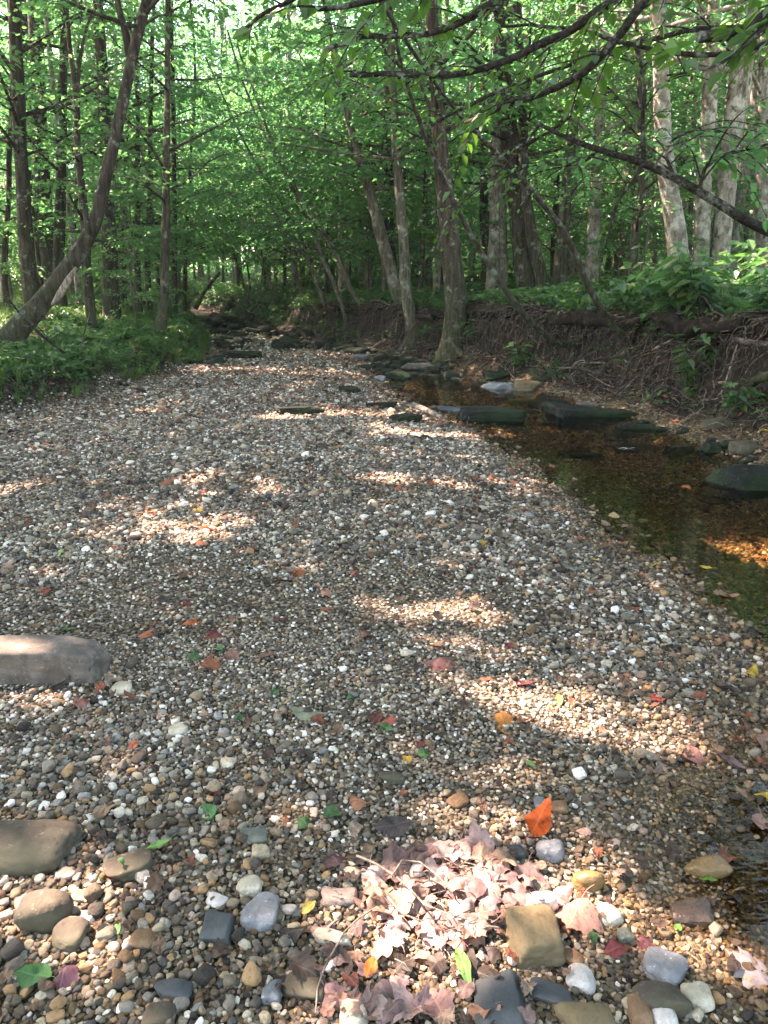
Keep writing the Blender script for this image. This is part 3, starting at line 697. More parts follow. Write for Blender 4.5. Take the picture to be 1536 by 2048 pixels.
def leaf_obj(px, py, size, shape, col, label, group=None, yaw=None, seed=0, lift=.012, tilt=.2, curl=.35, crumple=.09, trans=.25, cat='leaf', flatmode=None, pos=None, tatter=0.0):
    g = np.random.default_rng(seed + int(px * 7 + py * 13))
    p = np.array(pos) if pos is not None else hit(px, py)
    s = size / F_PX * depth_of(p)
    key = (shape, seed % 5, tuple(col), round(curl, 1), tatter)
    size_q = round(float(s), 3)
    me = leaf_mesh('fallen_leaf', shape, 900 + seed % 5 * 7 + len(shape), curl, crumple, True, tatter)
    me = np_mesh('fallen_leaf', np.concatenate(me.V) * s, [np.concatenate(v) for v in me.F.values()])
    o = link('fallen_leaf', me, mat_dead(col, trans))
    o.location = (p[0], p[1], max(p[2], ZW if p[0] > xw(p[1]) and p[1] < 15 else -9) + lift)
    o.rotation_euler = flatmode or (g.normal(0, tilt), g.normal(0, tilt), g.uniform(0, 6.28) if yaw is None else yaw)
    return tag(o, label, cat, group)
OR, RD, DR, YL, GR, GD, BR, DB, PK, OB, PG, PU, CR = (.46, .15, .035), (.40, .06, .03), (.13, .03, .025), (.50, .35, .05), (.05, .14, .042), (.035, .12, .035), (.21, .125, .07), (.045, .032, .024), (.46, .27, .21), (.33, .13, .055), (.30, .33, .22), (.13, .055, .07), (.55, .47, .26)
for i, (px, py, s, sh, c, label, kw) in enumerate((
 (1072, 1676, 84, 'tooth', (.55, .13, .012), 'bright orange leaf propped upright with its stalk in the air, on a silver stone', dict(flatmode=(R(26), R(16), R(-28)), lift=.05, trans=.4, curl=1.0, crumple=.2)),
 (596, 1146, 74, 'maple', (.36, .09, .04), 'large curled rust red leaf in mid gravel', dict(curl=.8)),
 (572, 1163, 50, 'ovate', OB, 'orange brown leaf tucked below the large curled rust red one', {}),
 (414, 1062, 52, 'maple', OR, 'orange leaf in the sun streak right above a scarlet one', {}),
 (403, 1090, 40, 'ovate', (.55, .12, .07), 'scarlet leaf catching sun below the orange one', dict(curl=.6)),
 (395, 1021, 34, 'ovate', YL, 'yellow leaf next to a black leaf above the sun streak', {}),
 (583, 1063, 28, 'ovate', YL, 'curled yellow leaf above the rust red one', dict(curl=.7)),
 (968, 1090, 30, 'tooth', YL, 'yellow leaf in the centre right gravel above small orange leaves', {}),
 (1192, 1123, 30, 'ovate', YL, 'yellow leaf on the gravel beside the pool, pointing along it', {}),
 (1306, 1133, 32, 'tooth', YL, 'yellow leaf right at the waterline of the pool', {}),
 (1412, 1143, 28, 'ovate', YL, 'yellow leaf floating on the pool', dict(tilt=.02, lift=.004, curl=.1)),
 (1502, 1350, 44, 'tooth', (.62, .44, .05), 'yellow leaf on a brown one near the frame edge', {}),
 (1532, 1604, 46, 'ovate', YL, 'yellow leaf at the frame edge over wet pebbles', {}),
 (150, 938, 24, 'ovate', YL, 'small yellow leaf on the shaded far gravel', {}),
 (756, 948, 30, 'maple', CR, 'creamy yellow leaf just above a sun streak', {}),
 (860, 967, 34, 'maple', OR, 'orange leaf lit by the longest sun streak', {}),
 (895, 1023, 30, 'ovate', OR, 'small orange leaf below the longest sun streak', {}),
 (330, 972, 34, 'ovate', OB, 'orange brown leaf standing on edge in shade', dict(tilt=.5)),
 (1307, 1404, 42, 'ovate', (.50, .06, .05), 'crimson leaf at the right rim of the large sunlit patch', dict(curl=.6)),
 (1006, 1446, 78, 'maple', OR, 'broad orange brown leaf at the left rim of the large sunlit patch', {}),
 (777, 1447, 40, 'ovate', (.38, .09, .06), 'squarish red leaf in the gravel', {}),
 (884, 1328, 112, 'maple', (.34, .16, .12), 'big rolled pinkish brown leaf with a green scrap on it', dict(curl=1.0, crumple=.14)),
 (416, 1338, 52, 'maple', OB, 'orange brown leaf lying flat left of a dull brown one', {}),
 (465, 1317, 52, 'ovate', (.24, .13, .09), 'dull brown leaf standing right of the flat orange brown one', dict(tilt=.4)),
 (433, 1272, 46, 'ovate', DR, 'dark red leaf with a green scrap beneath', {}),
 (292, 1271, 62, 'ovate', (.32, .10, .05), 'long reddish brown leaf with curled rim', dict(curl=.7)),
 (378, 1248, 42, 'maple', OR, 'ochre leaf above the dark red one', {}),
 (134, 1262, 46, 'ovate', GD, 'green leaf on the shaded gravel above the sandstone block', {}),
 (545, 1318, 62, 'maple', (.24, .14, .10), 'pinkish brown leaf with ragged top in mid gravel', dict(tatter=.5)),
 (730, 1272, 60, 'maple', (.26, .12, .07), 'rust brown folded leaf beneath a grey dead one', dict(curl=.8)),
 (164, 1406, 64, 'ovate', (.28, .12, .08), 'red brown leaf below the end of the sandstone block', dict(curl=.6)),
 (620, 1432, 92, 'tooth', PG, 'large pale grey green leaf lying flat in white pebbles', dict(curl=.2)),
 (85, 1660, 60, 'tooth', GR, 'pointed green leaf in the middle of three on the brown slab', {}),
 (130, 1682, 56, 'ovate', GR, 'green leaf lowest of the three on the brown slab', {}),
 (44, 1658, 52, 'ovate', GD, 'dark green leaf leftmost of the three on the brown slab', {}),
 (316, 1710, 58, 'lance', (.12, .30, .06), 'folded bright green leaf just behind the angular brown stone', dict(curl=.7, yaw=1.9, lift=.03)),
 (246, 1754, 26, 'ovate', GR, 'tiny green leaf on the face of the angular brown stone', dict(lift=.05)),
 (416, 1632, 62, 'tooth', GR, 'green leaf with torn top under a brown scrap', {}),
 (660, 1633, 54, 'tooth', GD, 'dark green leaf with wavy rim right of centre gravel', {}),
 (815, 1521, 38, 'ovate', YL, 'mustard yellow curled leaf above the dark olive pebble', dict(curl=.8)),
 (847, 1511, 46, 'ovate', GD, 'dull green leaf right of the mustard yellow one', {}),
 (716, 1608, 68, 'maple', (.42, .20, .09), 'tan and orange leaf standing up at its lower rim', dict(curl=.6, tilt=.4)),
 (1061, 1533, 32, 'ovate', GR, 'small green leaf in the large sunlit patch', {}),
 (1118, 1404, 30, 'ovate', (.13, .26, .05), 'olive green leaf at the top of the large sunlit patch', dict(tilt=.5)),
 (1152, 1838, 118, 'maple', (.60, .30, .21), 'big pink maple leaf draped against the tan stone', dict(curl=.5, lift=.035, yaw=2.6)),
 (1120, 1800, 70, 'ovate', (.42, .22, .20), 'mauve leaf under the big pink maple leaf', {}),
 (1240, 1906, 66, 'ovate', (.26, .06, .045), 'wine red crinkled leaf above the grey oval stone', dict(curl=.6, crumple=.14)),
 (742, 1953, 50, 'ovate', (.55, .16, .03), 'vivid orange curled leaf among dull brown leaves', dict(curl=.7, lift=.03)),
 (700, 1965, 58, 'ovate', DR, 'dark red leaf beside the vivid orange curled one', dict(tilt=.4)),
 (925, 1946, 118, 'lance', (.10, .27, .06), 'long green blade shaped leaf pointing at the slate stone', dict(yaw=.18, curl=.3, lift=.03)),
 (72, 1962, 96, 'tooth', (.045, .14, .04), 'broad fresh green leaf with clear side veins in the near left gravel', dict(yaw=1.3, curl=.2)),
 (134, 1960, 66, 'maple', PU, 'crumpled purple leaf touching the broad fresh green one', dict(curl=.8, crumple=.16, lift=.025)),
 (236, 1868, 30, 'maple', (.16, .34, .12), 'scrap of light green leaf below the angular brown stone', {}),
 (616, 1824, 40, 'ovate', (.56, .46, .09), 'yellow green leaf left of the pinkish flat stone', {}),
 (1380, 1514, 92, 'ovate', (.20, .10, .08), 'large purplish brown leaf on the right gravel', {}),
 (1454, 1528, 78, 'lance', (.09, .05, .05), 'dark rolled leaf beside the large purplish brown one', dict(curl=.8, yaw=.7)),
 (1522, 1482, 66, 'ovate', (.24, .12, .09), 'brown leaf at the frame edge above the dark rolled one', {}),
 (1455, 1200, 44, 'ovate', (.45, .20, .12), 'salmon brown leaf floating in the pool', dict(tilt=.02, lift=.004, curl=.1)),
 (1245, 926, 26, 'lance', (.70, .74, .70), 'silvery white leaf floating on the far pool', dict(tilt=.02, lift=.004, curl=.1, yaw=1.57)),
 (1370, 1005, 26, 'ovate', OR, 'orange leaf at the far water edge beside the big slab', {}),
 (1528, 862, 34, 'maple', YL, 'yellow maple leaf on the bank at the frame edge', {}),
 (1322, 856, 26, 'maple', CR, 'pale yellow leaf on the mud behind the dark block', {}),
 (1520, 1655, 70, 'ovate', (.34, .20, .14), 'wide brown leaf under the water at the frame edge', {}),
 (1460, 1385, 60, 'ovate', (.10, .07, .06), 'grey black leaf on the right gravel left of the yellow one', dict(curl=.6)),
 (1270, 1222, 34, 'ovate', OB, 'rust orange leaf nearest the pool in mid gravel', {}),
 (710, 1148, 30, 'ovate', (.38, .10, .05), 'small red leaf right of the large curled rust red one', dict(curl=.6)),
 (653, 1192, 40, 'ovate', (.36, .16, .12), 'pinkish leaf lying under the small red one', {}),
 (562, 1243, 32, 'ovate', DR, 'small wine dark leaf in mid gravel left of the folded rust brown one', {}),
 (500, 1100, 42, 'ovate', (.26, .10, .07), 'brown red leaf right of the scarlet one', {}),
 (93, 1185, 34, 'ovate', (.46, .14, .06), 'orange red leaf on the left gravel above the green leaf', {}),
 (118, 1112, 26, 'ovate', (.22, .32, .06), 'small lime green leaf standing on the left gravel', dict(tilt=.5)),
 (90, 888, 34, 'maple', (.34, .10, .07), 'faded red leaf on the far left gravel', {}),
 (1040, 1148, 32, 'ovate', OB, 'ochre red leaf below the group of small brown ones', {}),
 (440, 1300, 28, 'ovate', GR, 'green scrap below the dark red leaf', {}),
 (550, 1390, 30, 'ovate', GD, 'deep green leaf above the pale grey green one', {}),
 (790, 1660, 90, 'tooth', (.055, .042, .04), 'black dead leaf above the tan and orange stained gravel', dict(curl=.2)),
 (668, 1726, 70, 'maple', (.09, .045, .045), 'dark purple brown leaf left of the leaf heap', {}),
 (722, 1722, 60, 'ovate', DB, 'black rounded leaf touching the rim of the leaf heap', {}),
 (1250, 1752, 56, 'ovate', DB, 'black wet leaf right of the round tan cobble', {}),
 (1510, 1950, 110, 'maple', (.30, .24, .23), 'drowned grey leaf at the near right corner', dict(tilt=.05, curl=.1)),
 (1290, 1890, 56, 'maple', (.16, .05, .05), 'dark red torn leaf just above the grey oval stone', dict(tatter=.5)),
 (1185, 1880, 36, 'ovate', GD, 'green leaf under the tip of the pink maple leaf', {}),
 (1355, 1862, 30, 'ovate', (.12, .25, .05), 'green leaf on wet gravel below the angular wet stone', {}),
 (1415, 1768, 36, 'ovate', (.10, .22, .03), 'green scrap at the foot of the wet oval cobble', {}),
 (770, 1990, 80, 'maple', (.20, .13, .12), 'greyish pink leaf below the vivid orange one', {}),
 (660, 2000, 80, 'maple', (.30, .18, .17), 'mauve grey leaf at the lower edge left of the rough cream stone', {}),
 (960, 2035, 70, 'ovate', (.40, .20, .12), 'salmon leaf curled at the lower edge', dict(curl=.6)),
 (600, 1960, 70, 'maple', DB, 'black leaf pasted over the half covered brown stone', dict(lift=.04)),
)):
    leaf_obj(px, py, s, sh, c, label, seed=i, **kw)
# the heap of dry leaves in the sun
g = np.random.default_rng(77)
HEAPC = [(.27, .175, .15), (.22, .135, .115), (.31, .22, .195), (.19, .11, .09), (.13, .075, .06), (.25, .15, .105)]
for i in range(82):
    a, q = g.uniform(0, 6.28), math.sqrt(g.random())
    px, py = 905 + 175 * q * math.cos(a) + 20 * math.sin(a), 1795 + 95 * q * math.sin(a) - 12 * math.cos(a)
    leaf_obj(px, py, g.uniform(68, 125), g.choice(['maple', 'ovate', 'ovate', 'tooth']), HEAPC[int(g.integers(6))], 'crumpled pale dry leaf in the sunlit heap', 'dry leaves heaped in the sun', seed=100 + i,
             lift=0.014 + .024 * (1 - q) * g.random(), tilt=.11, curl=.2, crumple=.24, trans=.12, tatter=.4)
for i in range(52):
    px, py = g.uniform(560, 1060), g.uniform(1850, 2060)
    if 1000 < px and py < 1950: continue
    leaf_obj(px, py, g.uniform(40, 95), g.choice(['maple', 'ovate', 'tooth']), [(.24, .15, .13), (.16, .10, .09), (.34, .22, .20), DB, (.28, .16, .11)][int(g.integers(5))], 'dull brown dead leaf matted on the gravel below the heap', 'dead leaves matted below the heap', seed=200 + i,
             lift=.014, tilt=.22, curl=.4, crumple=.14, tatter=.4)
SM = [(OB, 'small rust coloured leaf on the shaded gravel', 5), (DR, 'small dark red leaf on the shaded gravel', 4), (BR, 'small brown leaf on the shaded gravel', 7), (DB, 'small blackish leaf on the shaded gravel', 7), (GD, 'small green leaf on the shaded gravel', 2), (PK, 'small pinkish leaf on the shaded gravel', 2)]
wts = np.array([q[2] for q in SM], float); wts /= wts.sum()
for i in range(82):
    py = 850 + 1000 * g.random() ** 1.5
    px = g.uniform(10, np.interp(py, (850, 950, 1100, 1300, 1600, 1900), (880, 1080, 1270, 1500, 1530, 1530)))
    if px < np.interp(py, (850, 1000), (120, 0)): continue
    c, label, _ = SM[int(g.choice(len(SM), p=wts))]
    leaf_obj(px, py, g.uniform(24, 46) * np.interp(py, (850, 1200, 1700), (.7, 1, 1.25)), g.choice(['maple', 'ovate', 'ovate', 'tooth']), c, label, label.replace('small', 'small scattered').replace('leaf', 'leaves'), seed=400 + i, curl=.5, tatter=.2 if i % 3 else .5)

# dead leaf scraps between the pebbles and on the banks: nobody could count them
litter = []
for k in range(8):
    a = leaf_mesh('leaf_scrap', ('maple', 'ovate', 'tooth')[k % 3], 950 + k, .5, .14, False, .5 if k % 2 else .1)
    litter.append(bpy.data.objects.new("leaf_scrap_%02d" % k, np_mesh("leaf_scrap", np.concatenate(a.V), [np.concatenate(v) for v in a.F.values()])))
N = NT('dead_scrap'); co = N.coord()
att = N.n('ShaderNodeAttribute', attribute_type='INSTANCER', attribute_name='col').outputs['Color']
n1 = N.noise(co, 4, 4)
M_scrap = N.out(N.bsdf(N.mix(1.0, att, N.ramp(n1, [(.3, (.45, .45, .45)), (.6, (1.1, 1.1, 1.1))]), 'MULTIPLY'), .65, N.bump(n1, .5, .1), .3))
for p_ in litter: p_.data.materials.append(M_scrap)
g = np.random.default_rng(31)
P = jitter_grid(.9, 18, .085, lambda y: px_bounds(y)[0] - .2, lambda y: min(frame_half(y), float(xr(y)) + .5), g, 1.0)
pr = .48 + .5 * sstep(-.25, .3, P[:, 0] - xr(P[:, 1])) + .2 * fbm(P[:, 0] * 1.3, P[:, 1] * 1.3, 0, 71) + .25 * sstep(.5, 0, P[:, 0] - xl(P[:, 1]))
P = P[(g.random(len(P)) < pr) & (P[:, 1] < 13 + 5 * g.random(len(P)))]
Q = np.stack([g.uniform(-14, 14, 30000), 5 + 30 * g.random(30000) ** 1.3], 1)
Q = Q[((Q[:, 0] > xr(Q[:, 1]) - .2) | (Q[:, 0] < xl(Q[:, 1]) - .1)) & (np.abs(Q[:, 0]) < frame_half(Q[:, 1]) + .5)]
P = np.concatenate([P, Q]); n = len(P)
s = (.016 + .060 * g.random(n) ** 1.4) * np.interp(P[:, 1], (0, 3, 8, 30), (.8, 1, 1.2, 2.4))
lc = np.array([(.05, .035, .027), (.09, .055, .038), (.15, .09, .055), (.24, .15, .09), (.22, .075, .04), (.30, .21, .15)])
lcol = lc[g.choice(6, n, p=[.20, .22, .2, .13, .17, .08])]
scatter('leaf_litter', np.stack([P[:, 0], P[:, 1], height(P[:, 0], P[:, 1]) + .019 + .15 * s], 1), np.stack([g.normal(0, .3, n), g.normal(0, .3, n), g.uniform(0, 6.28, n)], 1),
        np.stack([s, s, s], 1), g.integers(0, 8, n), litter, 'brown and black dead leaf scraps strewn over gravel, mud and forest floor', 'leaf litter', None, lcol)

# sticks and twigs
def stick(name, label, pts, w0, w1, mat, lift=.015, group=None, cat='twig', wob=.01, side=None, sides=6):
    P = []
    for q in pts:
        p = hit(q[0], q[1]) if len(q) == 2 else at(*q)
        P.append(p + np.array([0, 0, lift if len(q) == 2 else 0]))
    dep = depth_of(P[0])
    P, Rr = resample(P, np.linspace(w0, w1, len(P)) / 2 / F_PX * dep, .05 if dep < 4 else .12)
    P = P + wob * np.stack([vn(np.arange(len(P)) * .7, px_seed[0], 0, k) for k in (1, 2, 3)], 1); px_seed[0] += 1.7
    a = Acc(); a.add(*tube(P, Rr, sides, .2, int(px_seed[0])))
    o = link(name, a.mesh(name, True, P[0]), mat, loc=P[0]); tag(o, label, cat, group)
    for k, (t, dx, dy, dz, ln) in enumerate(side or ()):
        i = int(t * (len(P) - 1)); d = unit(np.array([dx, dy, dz]))
        b, br = resample([P[i], P[i] + d * ln * .5 + np.array([0, 0, .02]), P[i] + d * ln], [Rr[i] * .6, Rr[i] * .4, Rr[i] * .2], .06)
        c = Acc(); c.add(*tube(b, br, 5, .1)); link('side_shoot', c.mesh('side_shoot', True, P[0]), mat, o)
    return o
px_seed = [0.3]
stick('twig', 'long pale twig crossing the leaf heap diagonally', [(716, 1746), (790, 1800), (850, 1850), (930, 1888)], 5, 3, B_drift, .06)
stick('twig', 'pale crooked twig over the centre of the leaf heap', [(776, 1800), (806, 1765), (870, 1790), (905, 1830)], 4, 3, B_drift, .075)
stick('twig', 'bent pale twig at the lower rim of the leaf heap', [(778, 1832), (800, 1862), (842, 1880)], 5, 4, B_drift, .06)
stick('twig', 'thin grey twig running down from the heap to the lower edge', [(746, 1838), (690, 1880), (655, 1940), (634, 1990), (628, 2046)], 4, 3, B_drift, .03)
stick('twig', 'short straight tan twig ending at the flat topped tan stone', [(956, 1878), (1004, 1880)], 6, 5, B_drift, .03)
stick('twig', 'dark twig behind the round tan cobble', [(1160, 1745), (1220, 1748), (1262, 1772)], 4, 3, B_limb, .02)
stick('twig', 'hooked pale twig in the right gravel', [(1196, 1552), (1212, 1550), (1222, 1534), (1224, 1512)], 6, 4, B_drift, .02)
stick('twig', 'pale thin twig on dark gravel left of the leaf heap', [(582, 1802), (612, 1788), (624, 1768)], 3, 2, B_drift, .02)
stick('twig', 'dark twig lying in the gravel below the centre of the bar', [(905, 1122), (930, 1140), (940, 1152)], 4, 3, B_limb, .015)
for q in range(34):
    px, py = 905 + g.normal(0, 100), 1810 + g.normal(0, 70); a = g.uniform(0, 3.14); l = g.uniform(15, 60)
    stick('twig', 'fine twig tangled in the leaf heap and the leaves below it', [(px, py), (px + l * math.cos(a) * .5 + 4, py + l * math.sin(a) * .3), (px + l * math.cos(a), py + l * math.sin(a) * .6)], 2.6, 1.6, [B_drift, B_limb, B_root][q % 3], .04, 'fine twigs in the leaf heap')
stick('driftwood', 'chunk of tan driftwood lying on the gravel beside the black boulder', [(826, 826), (848, 834), (880, 850)], 13, 9, B_drift, .09, cat='driftwood', sides=8)
stick('driftwood', 'broken brown stump of wood behind the dark green wedge rock', [(590, 680), (600, 668), (612, 684)], 12, 9, B_root, .08, cat='driftwood', sides=8)
stick('fallen_branch', 'slender dead branch reaching from the left bank down to the gravel', [(288, 786), (245, 772), (195, 745, 11.0), (120, 700, 10.4), (60, 650, 10.0), (10, 590, 9.6)], 9, 3, B_limb, .02, cat='branch',
      side=[(.35, -.3, .1, .9, .5), (.5, -.8, 0, .3, .8), (.55, .3, .1, .9, .7), (.7, -.6, .2, .6, .6), (.8, .3, 0, .9, .5)])
stick('fallen_branch', 'pale stick propped against the bank above the leafy clump', [(1304, 708), (1340, 690), (1382, 652, 9.6)], 7, 4, B_drift, .05, cat='branch')
stick('fallen_branch', 'pale log jutting from the bank at the frame edge', [(1466, 680, 7.6), (1500, 686, 7.4), (1575, 690, 7.2)], 13, 11, B_root, 0, cat='branch', sides=9)
stick('fallen_branch', 'mossy log lower down the bank at the frame edge', [(1506, 762, 7.2), (1530, 752, 7.0), (1580, 748, 6.9)], 20, 18, B_brown, 0, cat='branch', sides=9)
stick('fallen_branch', 'bare grey branch lying in the grass behind the thin leaning trunk', [(228, 652), (270, 662), (310, 672)], 6, 4, B_drift, .04, cat='branch')
stick('fallen_branch', 'curved pale branch standing in the stones at the foot of the bank', [(738, 716), (745, 702), (770, 684)], 8, 6, B_drift, .06, cat='branch')
stick('fallen_branch', 'grey log leaning across the far left bend', [(392, 618, 30), (405, 590, 30), (440, 545, 30)], 8, 6, B_grey, 0, cat='branch')
# ------------------------------------------------------------------ trees
def sprays_to_leaves(acc, C, D, S, nleaf, ll, g, simple=False, up=.75, droop=.18, wr=.55):
    """flat leafy sprays: C start, D direction, S length of each"""
    C, D, S = np.asarray(C, float), unit(D), np.asarray(S, float)
    m = len(C)
    if not m: return
    C = np.repeat(C, nleaf, 0); D = np.repeat(D, nleaf, 0); S = np.repeat(S, nleaf)
    n = len(C); t = g.random(n) ** .8; sd = np.where(g.random(n) < .5, -1, 1.0)
    lat = unit(np.cross(D, np.array([0, 0, 1.0])) + 1e-6)
    wdt = .42 * S * (np.sin(np.pi * np.clip(t * .85 + .1, 0, 1))) * g.random(n)
    pos = C + D * (t * S)[:, None] + lat * (sd * wdt)[:, None] + np.array([0, 0, 1.0]) * (-droop * S * t ** 2 + g.normal(0, .035, n) * S - .1 * wdt)[:, None]
    ld = D * g.uniform(.3, 1, n)[:, None] + lat * (sd * g.uniform(.3, 1.1, n))[:, None] + np.array([0, 0, 1.0]) * g.normal(-.25, .3, n)[:, None]
    nm = np.array([0, 0, 1.0]) + g.normal(0, up, (n, 3))
    L = ll * g.uniform(.6, 1.25, n)
    V, F4 = leaf_blades(pos, ld, nm, L, L * wr * g.uniform(.85, 1.15, n), .25, simple)
    acc.add(V, F4)

def grow(wood, path, rad, z0, z1, nl, L0, L1, g, el=(5, 40), spr=6, slen=(.5, 1.0), prefer=None, sides=5, twig=True):
    """limbs from a trunk between heights z0 and z1 -> arrays of sprays"""
    C, D, S = [], [], []
    zs = path[:, 2]
    az = g.uniform(0, 6.28)
    for k in range(nl):
        f = (k + g.random()) / nl
        z = z0 + (z1 - z0) * f ** 1.6
        i = int(np.argmin(np.abs(zs - z))); b = path[i]
        az += 2.4 + g.normal(0, .4)
        a = az if prefer is None or g.random() < .3 else prefer + g.normal(0, .7)
        L = (L0 + (L1 - L0) * math.sin(math.pi * min(1, .25 + .75 * f))) * g.uniform(.75, 1.15)
        e = R(g.uniform(*el)); h = np.array([math.cos(a), math.sin(a), 0])
        up = np.array([0, 0, 1.0])
        P = [b, b + (h * math.cos(e) + up * math.sin(e)) * L * .35, b + h * L * .7 * math.cos(e) + up * L * (math.sin(e) * .62 + .02) + g.normal(0, .05 * L, 3), b + h * L * math.cos(e) + up * L * math.sin(e) * .72 + g.normal(0, .06 * L, 3)]
        r0 = min(rad[i] * .45, .012 + .011 * L)
        Q, q = resample(P, [r0, r0 * .7, r0 * .42, r0 * .15], .3)
        wood.add(*tube(Q, q, sides, .1, k))
        for s in range(spr):
            t = .22 + .78 * (s + g.random()) / spr
            j = int(t * (len(Q) - 1)); dd = Q[min(j + 1, len(Q) - 1)] - Q[j - 1]
            ang = (1 if s % 2 else -1) * g.uniform(.25, 1.15)
            ca, sa = math.cos(ang), math.sin(ang)
            dv = unit(np.array([dd[0] * ca - dd[1] * sa, dd[0] * sa + dd[1] * ca, dd[2] * .5 + g.normal(0, .12) * np.linalg.norm(dd)]))
            ln = g.uniform(*slen) * (1.15 - .45 * t)
            C.append(Q[j]); D.append(dv); S.append(ln)
            if twig:
                T2, t2 = resample([Q[j], Q[j] + dv * ln * .5, Q[j] + dv * ln * .95 - up * ln * .14], [max(.004, q[j] * .45), .004, .002], .3)
                wood.add(*tube(T2, t2, 3, 0, 0, False))
    return np.array(C), np.array(D), np.array(S)

def root_flare(acc, base, r, g, n=6, reach=2.6, drop=.25, thick=.42, az=None):
    for k in range(n):
        a = (k + g.uniform(-.3, .3)) * 6.28 / n if az is None else az + g.normal(0, .8)
        h = np.array([math.cos(a), math.sin(a), 0]); L = r * reach * g.uniform(.7, 1.5)
        P = [base + np.array([0, 0, r * 1.6]) + h * r * .25]
        for t in (.35, .7, 1.0):
            p = base + h * (r * .5 + L * t) + g.normal(0, .12 * r, 3) * t
            p[2] = max(hz(p[0], p[1]) + r * .15 * (1 - t), base[2] - drop * 4) - .02 * t
            P.append(p)
        Q, q = resample(P, [r * thick, r * thick * .8, r * thick * .5, r * thick * .2], .1)
        acc.add(*tube(Q, q, 7, .2, k + int(a * 7)))

def trunk_tree(name, label, Y, pts, bark, top, crown, seed, leaf=M_leaf, Ylean=0.0, roots=None, group=None, extra=None, sides=14, rough=.16, sink=.15, cat='tree'):
    """pts: (px, py, width px) up the stem as far as the photo shows it; it then carries on to height top.
    crown: dict for grow plus leaf data"""
    g = np.random.default_rng(seed)
    P, Rr = [], []
    n = len(pts)
    if Y is None: Y = hit(pts[0][0], pts[0][1])[1]
    for k, q in enumerate(pts):
        yy = (q[3] if len(q) > 3 else Y + Ylean * k / max(1, n - 1))
        p = at(q[0], q[1], yy); P.append(p); Rr.append(q[2] / 2 / F_PX * depth_of(p))
    b = P[0].copy(); b[2] = hz(b[0], b[1]) - sink
    if P[0][2] > b[2] + .05: P.insert(0, b); Rr.insert(0, Rr[0] * 1.12)
    else: P[0][2] = b[2]
    d = unit(P[-1] - P[-2]); 
    while P[-1][2] < top - .3:
        d = unit(d * np.array([.88, .88, 1]) + np.array([*g.normal(0, .05, 2), .06])); st = min(1.6, top - P[-1][2])
        P.append(P[-1] + d * st); Rr.append(max(.02, Rr[-1] * (1 - .55 * st / max(1.5, top - P[-1][2] + st))))
    P, Rr = resample(P, Rr, .16)
    P = P + (.012 + .06 * Rr.mean()) * np.stack([vn(P[:, 2] * 1.3, seed, 0, 3), vn(P[:, 2] * 1.3, seed, 0, 4), 0 * P[:, 2]], 1)
    base = P[0].copy(); base[2] += sink
    root = empty(name, base, label, cat, group)
    W = Acc(); W.add(*tube(P, Rr, sides, rough, seed))
    for e in (extra or ()):        # forks and stubs that belong to the stem
        e_pts = [at(x, y, yy) for x, y, w, yy in e]; er = [w / 2 / F_PX * depth_of(p) for (x, y, w, yy), p in zip(e, e_pts)]
        W.add(*tube(*resample(e_pts, er, .12), 9, rough, seed + 3))
    L = Acc(); limb = W
    if crown:
        C, D, S = grow(limb, P, Rr, crown['z0'], min(crown.get('z1', top), top - .2), crown['nl'], crown.get('L0', .8), crown.get('L1', 2.2), g, crown.get('el', (0, 35)), crown.get('spr', 7), crown.get('slen', (.5, 1.1)), crown.get('prefer'))
        sprays_to_leaves(L, C, D, S, crown.get('n', 16), crown.get('ll', .10), g)
    link('trunk', W.mesh('trunk', True, base), bark, root)
    if L.n: link('crown', L.mesh('crown', False, base), leaf, root)
    if roots:
        A = Acc(); root_flare(A, base, Rr[3] if len(Rr) > 3 else Rr[0], g, **roots); link('roots', A.mesh('roots', True, base), bark, root)
    STEMS.append((base[0], base[1]))
    return root, P, Rr
STEMS = []
big = dict(z0=3.6, z1=7.5, nl=13, L0=1.2, L1=2.6, spr=8, n=16, ll=.11)
mid = dict(z0=2.4, z1=8.0, nl=16, L0=.8, L1=2.0, spr=7, n=15, ll=.10)
thin = dict(z0=2.2, z1=7.5, nl=14, L0=.5, L1=1.5, spr=6, n=14, ll=.09)

# left bank
trunk_tree('leaning_tree', 'big charred leaning tree with a barkless scar low down, rising from the left bank', 11, [(-10, 715, 62), (36, 660, 46), (96, 590, 37), (180, 462, 27), (214, 345, 23), (245, 215, 22), (270, 95, 21), (292, 10, 19)], B_dark, 9.5,
           dict(z0=4.6, nl=14, L0=1, L1=2.2, spr=7, n=15, ll=.10), 1, Ylean=.6, roots=dict(n=6, reach=2.0),
           extra=[[(258, 110, 16, 11.6), (250, 60, 14, 11.6), (238, 20, 12, 11.6), (232, -60, 9, 11.6)], [(180, 470, 16, 11.2), (170, 430, 9, 11.2), (168, 400, 5, 11.2)]])
